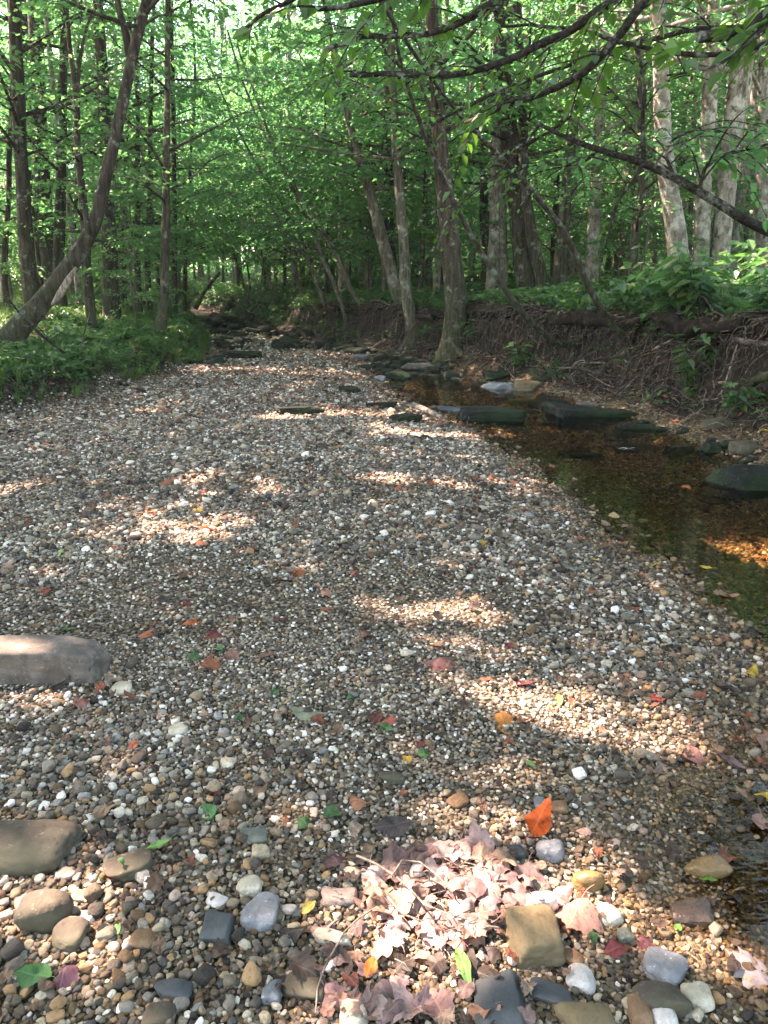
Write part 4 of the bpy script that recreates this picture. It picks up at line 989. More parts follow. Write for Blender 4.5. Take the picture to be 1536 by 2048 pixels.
# the bare scar on the leaning trunk
def scar():
    t = [o for o in bpy.data.objects if o.name == 'leaning_tree'][0]; b = np.array(t.location)
    P = [at(x, y, 10.95) for x, y in ((104, 610), (120, 588), (138, 558), (152, 535))]
    A = Acc(); A.add(*tube(*resample(P, [.02, .05, .045, .02], .05), 8, .4, 3)); link('bare_scar', A.mesh('bare_scar', True, b), B_drift, t)['label'] = 'pale barkless scar'
scar()
trunk_tree('slender_tree', 'slender straight tree with a reddish sunlit foot, alone at the left edge of the creek', 14.5, [(317, 682, 30), (324, 630, 19), (331, 480, 17), (334, 300, 14), (335, 120, 11)], B_brown, 11, dict(z0=2.8, nl=18, L0=.8, L1=2.2, spr=7, n=15, ll=.10), 2, roots=dict(n=5, reach=2.2))
trunk_tree('tall_tree', 'tall dark straight tree furthest to the left edge, with a sunlit stripe on its trunk', 15, [(66, 600, 34), (52, 480, 29), (44, 350, 26), (37, 200, 25), (30, 0, 24)], B_dark, 14, big, 3, roots=dict(n=5))
trunk_tree('tall_tree', 'dark tree with a thick trunk seen between the leaning tree and the left edge', 18, [(120, 580, 24), (120, 400, 20), (123, 250, 18), (128, 0, 16)], B_dark, 14, big, 4)
trunk_tree('tall_tree', 'stout dark tree standing right behind the bend of the leaning tree', 17, [(222, 625, 36), (218, 480, 29), (210, 300, 24), (203, 120, 22), (196, 0, 20)], B_dark, 14, big, 5, roots=dict(n=5))
trunk_tree('forked_tree', 'thin black tree forking high up, crossing behind the leaning tree', 14.5, [(178, 580, 20), (168, 420, 17), (158, 300, 14), (150, 180, 11), (140, 90, 9), (132, 0, 8)], B_dark, 10, thin, 6, extra=[[(156, 250, 8, 14.5), (160, 120, 7, 14.5), (172, 60, 5, 14.5), (186, 20, 4, 14.5)]])
for i, (px, w, py, lean, Y) in enumerate(((278, 12, 600, -2, 19), (297, 12, 596, 3, 20), (12, 13, 590, 6, 17), (90, 10, 590, -6, 21), (248, 13, 600, 4, 22), (352, 11, 620, -4, 20), (370, 8, 620, 10, 22), (150, 9, 590, 3, 23))):
    trunk_tree('thin_tree', 'thin dark tree among the trunks on the left bank', Y, [(px, py, w), (px + lean, 350, w * .8), (px + lean * 2, 100, w * .65)], B_dark, 11, thin, 20 + i, group='thin trees on the left bank', leaf=M_leaf_far)

# centre and right bank
trunk_tree('leaning_tree', 'grey tree leaning left over the creek, left partner of a crossing pair', 17, [(812, 640, 34), (790, 570, 27), (762, 470, 24), (738, 380, 20), (715, 310, 18), (700, 250, 14), (690, 200, 12)], B_grey, 10, dict(z0=3.2, nl=16, L0=.8, L1=2.2, spr=7, n=16, ll=.10), 40, roots=dict(n=6))
trunk_tree('tall_tree', 'grey brown slightly curved tree, right partner of the crossing pair above bare roots', 16, [(826, 668, 30), (815, 600, 23), (808, 500, 21), (798, 350, 18), (787, 220, 17), (775, 0, 15)], B_grey, 14, big, 41, roots=dict(n=8, reach=3.2, drop=.3))
trunk_tree('tall_tree', 'dark straight tree just behind the crossing pair', 20, [(790, 615, 22), (778, 450, 19), (775, 250, 16), (772, 0, 14)], B_dark, 14, big, 42)
trunk_tree('bank_tree', 'sturdy tree at the water edge with pale washed roots and sun streaks across its trunk', 14.0, [(902, 722, 60), (908, 668, 50), (910, 610, 46), (903, 520, 38), (891, 400, 36), (880, 290, 30), (872, 150, 26), (864, 0, 22)], B_brown, 14, big, 43, roots=dict(n=11, reach=2.0, thick=.34), sides=18)
trunk_tree('curved_tree', 'slim crooked tree bending left from the bank, nearer the centre of two', None, [(1150, 704, 12), (1108, 684, 13), (1058, 640, 12), (988, 545, 11), (922, 435, 10), (870, 325, 9), (832, 225, 8), (812, 160, 6)], B_dark, 6.5, dict(z0=3.4, nl=7, L0=.7, L1=1.7, spr=7, n=15, ll=.085), 44, Ylean=-1.5, roots=dict(n=4, reach=4, thick=.5, drop=.03))
trunk_tree('curved_tree', 'slim crooked tree bending left from the bank, further right of two', None, [(1262, 694, 17), (1228, 655, 14), (1180, 580, 13), (1128, 465, 12), (1055, 372, 11), (990, 302, 10), (935, 248, 8), (900, 205, 6)], B_dark, 5.5, dict(z0=3.3, nl=6, L0=.7, L1=1.6, spr=7, n=15, ll=.08), 45, Ylean=-2.0, roots=dict(n=4, reach=4, thick=.5, drop=.03))
trunk_tree('tall_tree', 'massive dark tree leaning over a second trunk at its foot, behind the crooked pair', 16, [(1062, 600, 60), (1050, 520, 50), (1040, 430, 45), (1026, 330, 40), (1010, 200, 36), (1000, 0, 32)], B_dark, 15, big, 46, roots=dict(n=6))
trunk_tree('tall_tree', 'dark trunk pressed against the right of the massive leaning one', 15.6, [(1084, 590, 26), (1066, 480, 24), (1050, 360, 20), (1044, 200, 18)], B_dark, 13, big, 47)
trunk_tree('tall_tree', 'sunlit grey tree standing clear between the crooked pair and the pale trio', 16, [(1180, 566, 30), (1188, 440, 25), (1196, 300, 21), (1204, 120, 18), (1208, 0, 17)], B_pale, 14, big, 48, roots=dict(n=5))
trunk_tree('tall_tree', 'pale grey tree with a mossy leaning foot, leftmost of the pale trio', 13, [(1372, 590, 44), (1356, 500, 40), (1342, 400, 37), (1328, 280, 34), (1322, 150, 30), (1316, 0, 28)], B_pale, 14, dict(big, z0=4.6), 49, roots=dict(n=5))
trunk_tree('tall_tree', 'white barked straight tree in the middle of the pale trio', 14, [(1398, 560, 32), (1404, 440, 30), (1412, 300, 30), (1420, 150, 29), (1430, 0, 27)], B_pale, 15, dict(big, z0=4.8), 50, roots=dict(n=5))
trunk_tree('forked_tree', 'pale tree forking into two stems above eye height, rightmost of the pale trio', 14, [(1434, 560, 38), (1446, 440, 37), (1456, 330, 40), (1464, 240, 32), (1474, 120, 25), (1484, 0, 22)], B_pale, 15, dict(big, z0=4.8), 51, roots=dict(n=5), extra=[[(1462, 290, 34, 14), (1484, 200, 26, 14), (1496, 100, 24, 14), (1506, 0, 22, 14), (1516, -160, 18, 14)]])
trunk_tree('thin_tree', 'slim dark tree with a kinked stem left of the pale trio', 13.5, [(1262, 566, 15), (1272, 470, 15), (1284, 390, 14), (1278, 300, 12), (1280, 240, 11), (1276, 80, 9)], B_dark, 9, thin, 52)
trunk_tree('tall_tree', 'grey tree at the right frame edge behind leaves', 15, [(1528, 560, 28), (1522, 420, 24), (1524, 250, 21), (1528, 80, 18)], B_pale, 13, big, 53)
trunk_tree('tall_tree', 'straight mossy tree behind the foot of the right crooked one', 20, [(972, 610, 24), (970, 480, 20), (968, 300, 17), (968, 0, 14)], B_brown, 14, big, 54)
for i, (px, w, py, lean, Y, bk) in enumerate(((880, 16, 600, -3, 22, B_dark), (1128, 12, 570, 8, 18, B_grey), (1375, 10, 560, 10, 17, B_grey), (940, 11, 600, 2, 24, B_pale), (1008, 12, 590, -2, 22, B_grey), (1105, 14, 570, 10, 21, B_brown), (1230, 11, 560, 3, 22, B_pale), (1308, 10, 560, -6, 20, B_grey), (1490, 11, 540, 4, 20, B_grey), (1340, 9, 560, 2, 22, B_brown), (850, 13, 610, 2, 24, B_pale), (740, 12, 610, -4, 24, B_grey), (722, 10, 610, 2, 26, B_pale), (1150, 15, 560, 4, 24, B_pale), (1420, 9, 550, -5, 22, B_dark))):
    trunk_tree('thin_tree', 'thin tree standing in the woods behind the right bank', Y, [(px, py, w), (px + lean, 350, w * .85), (px + lean * 2, 60, w * .7)], bk, 12, thin, 60 + i, group='thin trees behind the right bank', leaf=M_leaf_far)
# saplings that lean out over the far creek
for i, q in enumerate(([(655, 640, 9), (632, 560, 8), (612, 500, 7), (560, 400, 6), (520, 340, 5)], [(692, 648, 11), (670, 570, 10), (648, 520, 9), (600, 400, 7), (556, 310, 6)], [(745, 660, 12), (715, 600, 9), (680, 520, 8), (600, 390, 6), (545, 300, 5)], [(520, 640, 7), (495, 590, 6), (478, 540, 5), (455, 470, 4)], [(610, 640, 8), (596, 560, 7), (575, 480, 6), (540, 400, 5)], [(560, 645, 7), (545, 580, 6), (520, 500, 5), (500, 430, 4)])):
    trunk_tree('leaning_sapling', 'thin sapling leaning out over the far creek', (20, 19, 18, 27, 24, 26)[i], q, B_grey, 6.5, dict(z0=2.0, nl=14, L0=.8, L1=2.0, spr=7, n=14, ll=.11), 80 + i, group='saplings leaning over the far creek', leaf=M_leaf_far)

# limbs hanging in from trees that stand outside the frame on the right
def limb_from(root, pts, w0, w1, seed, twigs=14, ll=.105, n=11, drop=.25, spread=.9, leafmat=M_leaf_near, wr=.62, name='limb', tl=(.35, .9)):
    g = np.random.default_rng(seed); b = np.array(root.location)
    P = [at(*q) for q in pts]; r = [w * 1.25 / 2 / F_PX * depth_of(p) for w, p in zip(np.linspace(w0, w1, len(P)), P)]
    P, r = resample(P, r, .07)
    P = P + .012 * np.stack([vn(np.arange(len(P)) * .35, seed, 0, k) for k in (1, 2, 3)], 1)
    W = Acc(); W.add(*tube(P, r, 9, .22, seed)); L = Acc()
    for k in range(twigs):
        t = .12 + .88 * (k + g.random()) / twigs; i = min(int(t * (len(P) - 1)), len(P) - 2)
        d = unit(P[i + 1] - P[i]); lat = unit(np.cross(d, [0, 0, 1.0])) * (1 if k % 2 else -1)
        dv = unit(d * g.uniform(.3, 1) + lat * spread * g.uniform(.4, 1.1) + np.array([0, 0, g.normal(-.05, .25)]))
        ln = g.uniform(*tl)
        Q, q = resample([P[i], P[i] + dv * ln * .5, P[i] + dv * ln - np.array([0, 0, drop * ln])], [min(.008, r[i] * .6), .0045, .002], .07)
        W.add(*tube(Q, q, 5, .1, k))
        j = np.clip((np.linspace(.15, 1, n) * (len(Q) - 1)).astype(int), 0, len(Q) - 1)
        dd = unit(dv[None] * .6 + unit(np.cross(dv, [0, 0, 1.0]))[None] * np.where(np.arange(n) % 2, .8, -.8)[:, None] + np.array([0, 0, -1.0]) * g.uniform(.0, .9, (n, 1)))
        Lh = ll * .78 * g.uniform(.6, 1.25, n)
        V, F4 = leaf_blades(Q[j] + dd * .015, dd, np.array([0, 0, 1.0]) + g.normal(0, .45, (n, 3)), Lh, Lh * wr, .22); L.add(V, F4)
    link(name, W.mesh(name, True, b), B_limb, root)
    lf = link('leaves', L.mesh('leaves', False, b), leafmat, root)
nb = np.array([4.3, 4.9, hz(4.3, 4.9)])
near_tree = empty('overhanging_tree', nb, 'near tree whose dark leafy limbs sweep in from the right across the top', 'tree')
T, tr_ = resample([nb - [0, 0, .2], nb + [.05, .1, 1.2], nb + [-.1, .2, 2.6], nb + [-.05, .3, 4.2], nb + [.1, .3, 7]], [.2, .16, .14, .12, .05], .15)
A = Acc(); A.add(*tube(T, tr_, 14, .15, 5)); link('trunk', A.mesh('trunk', True, nb), B_grey, near_tree)
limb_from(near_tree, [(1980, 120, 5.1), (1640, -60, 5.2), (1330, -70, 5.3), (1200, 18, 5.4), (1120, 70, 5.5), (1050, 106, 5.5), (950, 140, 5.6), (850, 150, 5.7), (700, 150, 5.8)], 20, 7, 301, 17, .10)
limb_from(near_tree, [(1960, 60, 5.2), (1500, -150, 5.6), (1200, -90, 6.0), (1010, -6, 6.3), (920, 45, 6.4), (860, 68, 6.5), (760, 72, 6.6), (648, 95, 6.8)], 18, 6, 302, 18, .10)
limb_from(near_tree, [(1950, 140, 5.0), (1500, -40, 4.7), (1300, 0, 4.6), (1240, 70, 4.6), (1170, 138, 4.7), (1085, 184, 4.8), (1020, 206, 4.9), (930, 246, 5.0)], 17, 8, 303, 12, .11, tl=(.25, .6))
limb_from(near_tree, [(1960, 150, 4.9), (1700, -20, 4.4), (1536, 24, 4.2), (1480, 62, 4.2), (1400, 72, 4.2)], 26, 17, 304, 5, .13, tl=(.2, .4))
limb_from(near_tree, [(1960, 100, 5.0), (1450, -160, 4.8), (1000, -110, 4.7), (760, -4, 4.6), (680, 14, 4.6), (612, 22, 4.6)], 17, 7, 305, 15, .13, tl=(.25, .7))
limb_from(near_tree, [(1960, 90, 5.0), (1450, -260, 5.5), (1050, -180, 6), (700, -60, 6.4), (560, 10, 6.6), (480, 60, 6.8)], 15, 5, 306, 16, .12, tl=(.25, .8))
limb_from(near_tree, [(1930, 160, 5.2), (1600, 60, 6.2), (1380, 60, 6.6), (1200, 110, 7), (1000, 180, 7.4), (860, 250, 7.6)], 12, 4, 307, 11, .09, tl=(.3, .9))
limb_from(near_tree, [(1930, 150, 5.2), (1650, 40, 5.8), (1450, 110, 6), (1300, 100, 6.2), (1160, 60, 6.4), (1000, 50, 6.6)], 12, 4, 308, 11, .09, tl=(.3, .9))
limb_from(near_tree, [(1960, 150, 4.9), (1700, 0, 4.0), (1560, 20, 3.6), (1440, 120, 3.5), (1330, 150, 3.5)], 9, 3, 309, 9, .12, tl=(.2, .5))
lb = np.array([4.75, 6.6, hz(4.75, 6.6)])
lt = empty('leaning_tree', lb, 'mossy black tree whose long bare limb slopes in from the right edge', 'tree')
A = Acc(); A.add(*tube(*resample([lb - [0, 0, .2], at(1760, 560, 6.4), at(1620, 495, 6.2), at(1536, 462, 6.0), at(1490, 440, 5.95), at(1440, 408, 5.9), at(1350, 356, 5.9), at(1290, 328, 5.95), at(1200, 300, 6.0), at(1130, 274, 6.05), at(1074, 246, 6.1)], [.07, .055, .042, .037, .034, .031, .028, .026, .023, .018, .011], .08), 12, .25, 9))
link('trunk', A.mesh('trunk', True, lb), B_limb, lt)
limb_from(lt, [(1282, 330, 5.95), (1262, 372, 5.9), (1236, 402, 5.9), (1222, 450, 5.9), (1214, 480, 5.9), (1204, 525, 5.9)], 6, 3, 320, 3, .07, tl=(.05, .15))
limb_from(lt, [(1290, 325, 5.95), (1284, 240, 6.0), (1290, 160, 6.1), (1270, 90, 6.2)], 9, 4, 321, 10, .09)
limb_from(lt, [(1400, 385, 5.9), (1420, 320, 5.9), (1480, 300, 5.8), (1540, 290, 5.7)], 7, 3, 322, 14, .10, leafmat=M_leaf)
limb_from(lt, [(1350, 356, 5.9), (1330, 300, 6.2), (1360, 270, 6.4), (1400, 260, 6.5)], 6, 3, 323, 12, .08, leafmat=M_leaf)
limb_from(lt, [(1200, 300, 6.0), (1150, 330, 6.4), (1110, 330, 6.6)], 5, 3, 324, 9, .08, leafmat=M_leaf)
limb_from(lt, [(1080, 250, 6.1), (1040, 300, 6.2), (1000, 340, 6.3), (900, 420, 6.5)], 5, 2, 325, 5, .07)

# ---- the rest of the wood: a few kinds, copied
def make_kind(name, h, r, seed, bark, crown, leaf, lean=.04):
    g = np.random.default_rng(seed)
    zs = np.linspace(-.3, h, 9)
    P = np.stack([np.cumsum(g.normal(0, lean * h / 9, 9)), np.cumsum(g.normal(0, lean * h / 9, 9)), zs], 1)
    P[:2, :2] *= .2
    P, Rr = resample(P, np.interp(zs, (0, .3, h * .6, h), (r * 1.35, r, r * .6, .015)), .35)
    root = empty(name, (0, 0, 0), 'x', 'tree')
    W, L = Acc(), Acc(); W.add(*tube(P, Rr, 9, .12, seed))
    C, D, S = grow(W, P, Rr, crown['z0'], min(h - .2, crown.get('z1', h)), crown['nl'], crown['L0'], crown['L1'], g, crown.get('el', (0, 35)), crown['spr'], crown.get('slen', (.6, 1.2)))
    sprays_to_leaves(L, C, D, S, crown['n'], crown['ll'], g)
    link('trunk', W.mesh('trunk'), bark, root); link('crown', L.mesh('crown', False), leaf, root)
    return root
SL = [make_kind('slender_tree', h, r, 400 + i, bk, dict(z0=z0, z1=8.2, nl=nl, L0=.9, L1=2.4, spr=8, n=15, ll=.115), M_leaf_far) for i, (h, r, bk, z0, nl) in enumerate(((12, .075, B_grey, 2.6, 24), (14, .10, B_pale, 4.0, 22), (10, .055, B_dark, 2.0, 22), (15, .15, B_grey, 4.6, 22), (11, .07, B_brown, 2.4, 22)))]
SP = [make_kind('sapling', h, r, 430 + i, B_grey, dict(z0=.8, nl=nl + 4, L0=.6, L1=1.45, spr=7, n=18, ll=.085, slen=(.4, .9)), M_leaf, .06) for i, (h, r, nl) in enumerate(((4.5, .025, 15), (3.2, .018, 12), (6.0, .032, 18)))]
UN = [make_kind('understory_tree', h, .045, 450 + i, bk, dict(z0=z0, nl=22, L0=1.4, L1=3.2, spr=10, n=20, ll=.125, el=(-4, 28), slen=(.6, 1.3)), lf, .07) for i, (h, z0, bk, lf) in enumerate(((6.5, 1.6, B_grey, M_leaf_far), (8.0, 2.2, B_brown, M_leaf), (5.2, 1.2, B_grey, M_leaf)))]
def plant(kind, i, x, y, label, group, sc=1.0):
    src = kind[i % len(kind)]
    o = src if src.name not in USED else copy_tree(src)
    USED.add(src.name)
    o.location = (x, y, hz(x, y)); o.rotation_euler = (g.normal(0, .03), g.normal(0, .03), g.uniform(0, 6.28)); o.scale = (sc, sc, sc * g.uniform(.9, 1.1))
    tag(o, label, 'tree', group); STEMS.append((x, y))
ST = [make_kind('straight_tree', h, r, 470 + i, bk, dict(z0=7.5, nl=12, L0=.9, L1=2.2, spr=6, n=12, ll=.14), M_leaf_far, .025) for i, (h, r, bk) in enumerate(((13, .075, B_pale), (14, .11, B_grey), (12, .055, B_dark), (15, .14, B_pale)))]
USED = set()
g = np.random.default_rng(99)
def free_spot(x, y, dmin):
    return all((x - a) ** 2 + (y - b) ** 2 > dmin * dmin for a, b in STEMS)
cnt = 0; tries = 0
while cnt < 95 and tries < 9000:
    tries += 1
    y = 13 + 47 * g.random() ** 1.15; x = g.uniform(-1, 1) * (frame_half(y) + 3)
    inl, inr = x < xl(y) - 1.0, x > xr(y) + 1.2
    if y > 34: inl, inr = x < xl(y) - .5, x >= xl(y) - .5
    if not (inl or inr): continue
    if y < 17 and abs(x) < frame_half(y) - .3: continue
    if not free_spot(x, y, 1.0 if y < 30 else .8): continue
    if inl and y < 36 and g.random() < .5: continue
    far = y > 34
    lab = ('slender tree far back beyond the bend of the creek', 'slender trees beyond the bend') if far else ('slender tree in the shady woods of the left bank', 'slender trees in the left woods') if inl else ('slender tree in the sun flecked woods of the right bank', 'slender trees in the right woods')
    plant(SL, int(g.integers(5)), x, y, *lab, sc=g.uniform(.85, 1.2)); cnt += 1
cnt = 0; tries = 0
while cnt < 85 and tries < 9000:
    tries += 1
    y = 12.5 + 27 * g.random() ** 1.1; x = g.uniform(-1, 1) * (frame_half(y) + 2)
    inl, inr = x < xl(y) - .8, x > xr(y) + 1.8
    if not (inl or inr): continue
    if inl and y < 14: continue
    if inr and y < 15 and x < 4.2: continue
    if not free_spot(x, y, .6): continue
    plant(SP, int(g.integers(3)), x, y, *(('leafy sapling under the trees of the left bank', 'saplings of the left bank') if inl else ('leafy sapling under the trees of the right bank', 'saplings of the right bank')), sc=g.uniform(.7, 1.15)); cnt += 1

cnt = 0; tries = 0
while cnt < 125 and tries < 9000:
    tries += 1
    y = 15.5 + 36 * g.random() ** 1.1; x = g.uniform(-1, 1) * (frame_half(y) + 1)
    inl, inr = x < xl(y) - 1.0, x > xr(y) + 1.4
    if y > 36: inl, inr = x < xl(y) - .5, x >= xl(y) - .5
    if not (inl or inr) or not free_spot(x, y, .7): continue
    plant(ST, int(g.integers(4)), x, y, *(('straight bare stemmed tree in the left woods', 'straight trees of the left woods') if inl else ('straight bare stemmed tree in the right woods', 'straight trees of the right woods')), sc=g.uniform(.8, 1.15)); cnt += 1
cnt = 0; tries = 0
while cnt < 52 and tries < 9000:
    tries += 1
    if cnt < 26:
        y = g.uniform(18, 34); lft = g.random() < .32; x = float(xl(y)) - g.uniform(.6, 2.2) if lft else float(xr(y)) + g.uniform(1.0, 2.6)
    else: y = 16 + 30 * g.random(); x = g.uniform(-1, 1) * (frame_half(y) + 1)
    inl, inr = x < xl(y) - .5, x > xr(y) + .9
    if not (inl or inr) or not free_spot(x, y, .5): continue
    plant(UN, int(g.integers(3)), x, y, *(('spreading understory tree with layered leaf sprays on the left bank', 'understory trees of the left bank') if inl else ('spreading understory tree with layered leaf sprays on the right bank', 'understory trees of the right bank')), sc=g.uniform(.8, 1.25)); cnt += 1

# the far wood that closes the view: one mass nobody could count
g = np.random.default_rng(123)
A, W = Acc(), Acc()
m = 11500
y = 47 + 45 * g.random(m); x = g.uniform(-1, 1, m) * (y * .52 + 6); z = height(x, y) + .4 + 24 * g.random(m) ** 1.75
a = g.uniform(0, 6.28, m)
sprays_to_leaves(A, np.stack([x, y, z], 1), np.stack([np.cos(a), np.sin(a), g.normal(0, .2, m)], 1), g.uniform(1.2, 2.6, m), 12, .40, g, True, up=.7)
fw = link('far_woods', A.mesh('far_woods', False), M_leaf_far); tag(fw, 'far mass of foliage and trunks closing the view deep in the wood', 'woods', kind='stuff')
for q in range(150):
    yy = g.uniform(56, 90); xx = g.uniform(-1, 1) * (yy * .52 + 4); z0 = hz(xx, yy); r = g.uniform(.06, .2)
    W.add(*tube(np.array([[xx, yy, z0 - .2], [xx + g.normal(0, .3), yy, z0 + 8], [xx + g.normal(0, .6), yy, z0 + 18]]), [r, r * .8, r * .4], 6, .05, q))
link('far_trunks', W.mesh('far_trunks'), B_grey, fw)

# ---- unseen trees added to shade the creek; leaves are omitted where sun patches fall
GAPS = [(925, 1785, 215, 105), (1130, 1765, 165, 90), (1190, 1860, 130, 75), (730, 1930, 150, 70), (820, 2010, 170, 40), (1350, 1800, 130, 70), (1450, 1880, 90, 110), (1010, 1570, 80, 55), (1100, 1425, 130, 50), (1260, 1400, 120, 40), (1300, 1480, 140, 45), (1150, 1500, 130, 50), (965, 1375, 50, 28), (890, 1242, 105, 15), (930, 1285, 60, 16),
        (385, 1072, 110, 16), (300, 1090, 60, 10), (470, 1048, 50, 9), (560, 985, 45, 7), (860, 967, 165, 8), (740, 915, 105, 6), (900, 918, 60, 4), (1140, 1018, 30, 10), (30, 992, 50, 9), (570, 840, 60, 4), (690, 834, 140, 7), (840, 868, 90, 5), (610, 748, 120, 9), (450, 742, 70, 5), (1490, 1062, 70, 28),
        (60, 1410, 120, 48), (60, 1335, 130, 30), (90, 1795, 70, 20), (110, 1948, 70, 14), (280, 1735, 40, 18), (150, 740, 60, 12), (235, 700, 40, 10), (690, 710, 60, 6), (520, 690, 60, 6), (1210, 1265, 40, 8), (830, 1160, 50, 5), (1060, 930, 40, 5)]
g = np.random.default_rng(2024)
nB = 60000
gxx = g.uniform(-6.2, 5.6, nB); gyy = .3 + 21.5 * g.random(nB) ** .95
gp = np.stack([gxx, gyy, np.zeros(nB)], 1)
PX, PY = project(gp)
wob = 1.05 + .45 * fbm(gxx * 2.2, gyy * 2.2, 0, 61, 3)
inside = np.zeros(nB, bool)
for cx, cy, rx, ry in GAPS:
    c_ = hit(cx, cy); dp_ = depth_of(c_); ad = (.09 if ry < 40 else .0) * F_PX / dp_
    inside |= (((PX - cx) / (rx + ad)) ** 2 + ((PY - cy) / (ry + ad * min(1, 1.5 / dp_))) ** 2 < (wob + (.24 if 40 <= ry < 65 and cx > 700 else .06 if ry >= 40 else 0)) ** 2)
inside |= (fbm(gxx * 1.5, gyy * .9, 0, 66, 3) > .42) & (gyy > 4.6) & (gxx < xw(gyy))
keep = (~inside | (g.random(nB) < .015)) & (g.random(nB) < np.interp(gyy, (8, 12, 16, 22), (1, .62, .35, .2))) & ((gxx > -5.2) | (gyy < 7))
gp = gp[keep]; nB = len(gp)
hh = 9.0 + 6.5 * g.random(nB)
BP = gp + SUN[None] * (hh / SUN[2])[:, None]
# unseen canopy added overhead and behind the viewer to cut sky light below
nO = 40000
ox, oy, oz = g.uniform(-7.5, 9.5, nO), g.uniform(-11, 9.5, nO), 8.5 + 6 * g.random(nO)
og = np.stack([ox, oy, oz], 1) - SUN[None] * (oz / SUN[2])[:, None]
PX, PY = project(og); ins = np.zeros(nO, bool)
for cx, cy, rx, ry in GAPS:
    ins |= (((PX - cx) / rx) ** 2 + ((PY - cy) / ry) ** 2 < (2.0 if ry >= 40 else 1.3)) & (og[:, 1] > .5)
ok = ~ins & (fbm(ox * .35, oy * .35, 0, 91, 2) < .42)
BP = np.concatenate([BP, np.stack([ox, oy, oz], 1)[ok]])
anchors = np.array([(7.6, .5), (8.2, 5.0), (7.4, -5.0), (-7.4, -3.6), (1.8, -9.5), (-5.5, -9.0), (-8.2, 1.5), (-9.4, 5.4), (-8.4, 9.2), (-9.2, 13.0), (-10.5, 17.2), (-8.6, 20.6), (-12.6, 3.2), (-13.2, 8.0), (-12.8, 14.6), (-13.5, 20.0), (-10.6, 24.4)])
which = np.argmin(((BP[:, None, :2] - anchors[None] - np.array([1.0, 0])) ** 2).sum(-1), 1)
for k, (ax_, ay_) in enumerate(anchors):
    b = np.array([ax_, ay_, hz(ax_, ay_)])
    root = empty('shade_tree', b, 'tall tree standing outside the view, its crown shading the creek', 'tree', 'tall shade trees around the creek')
    sel = BP[which == k]
    P, Rr = resample([b - [0, 0, .2], b + [0.1, 0, 3], b + [.5 if ax_ < 0 else -.5, .1, 8], b + [1.0 if ax_ < 0 else -1.0, .1, 16]], [.24, .2, .15, .04], .4)
    W = Acc(); W.add(*tube(P, Rr, 12, .12, 500 + k)); L = Acc()
    if len(sel):
        for c in sel[g.integers(0, len(sel), 16)]:
            i = int(np.argmin(np.abs(P[:, 2] - (c[2] - 2))))
            Q, q = resample([P[i], (P[i] + c) / 2 + [0, 0, .6], c], [.05, .035, .01], .5); W.add(*tube(Q, q, 5, .1, 1))
        m = len(sel); ll = g.uniform(.20, .30, m)
        V, F4 = leaf_blades(sel, g.normal(size=(m, 3)) * [1, 1, .4], np.array([-.3, .1, 1]) + g.normal(0, .4, (m, 3)), ll, ll * .62, .2, True); L.add(V, F4)
        link('crown', L.mesh('crown', False, b), M_canopy, root)
    link('trunk', W.mesh('trunk', True, b), B_dark, root)
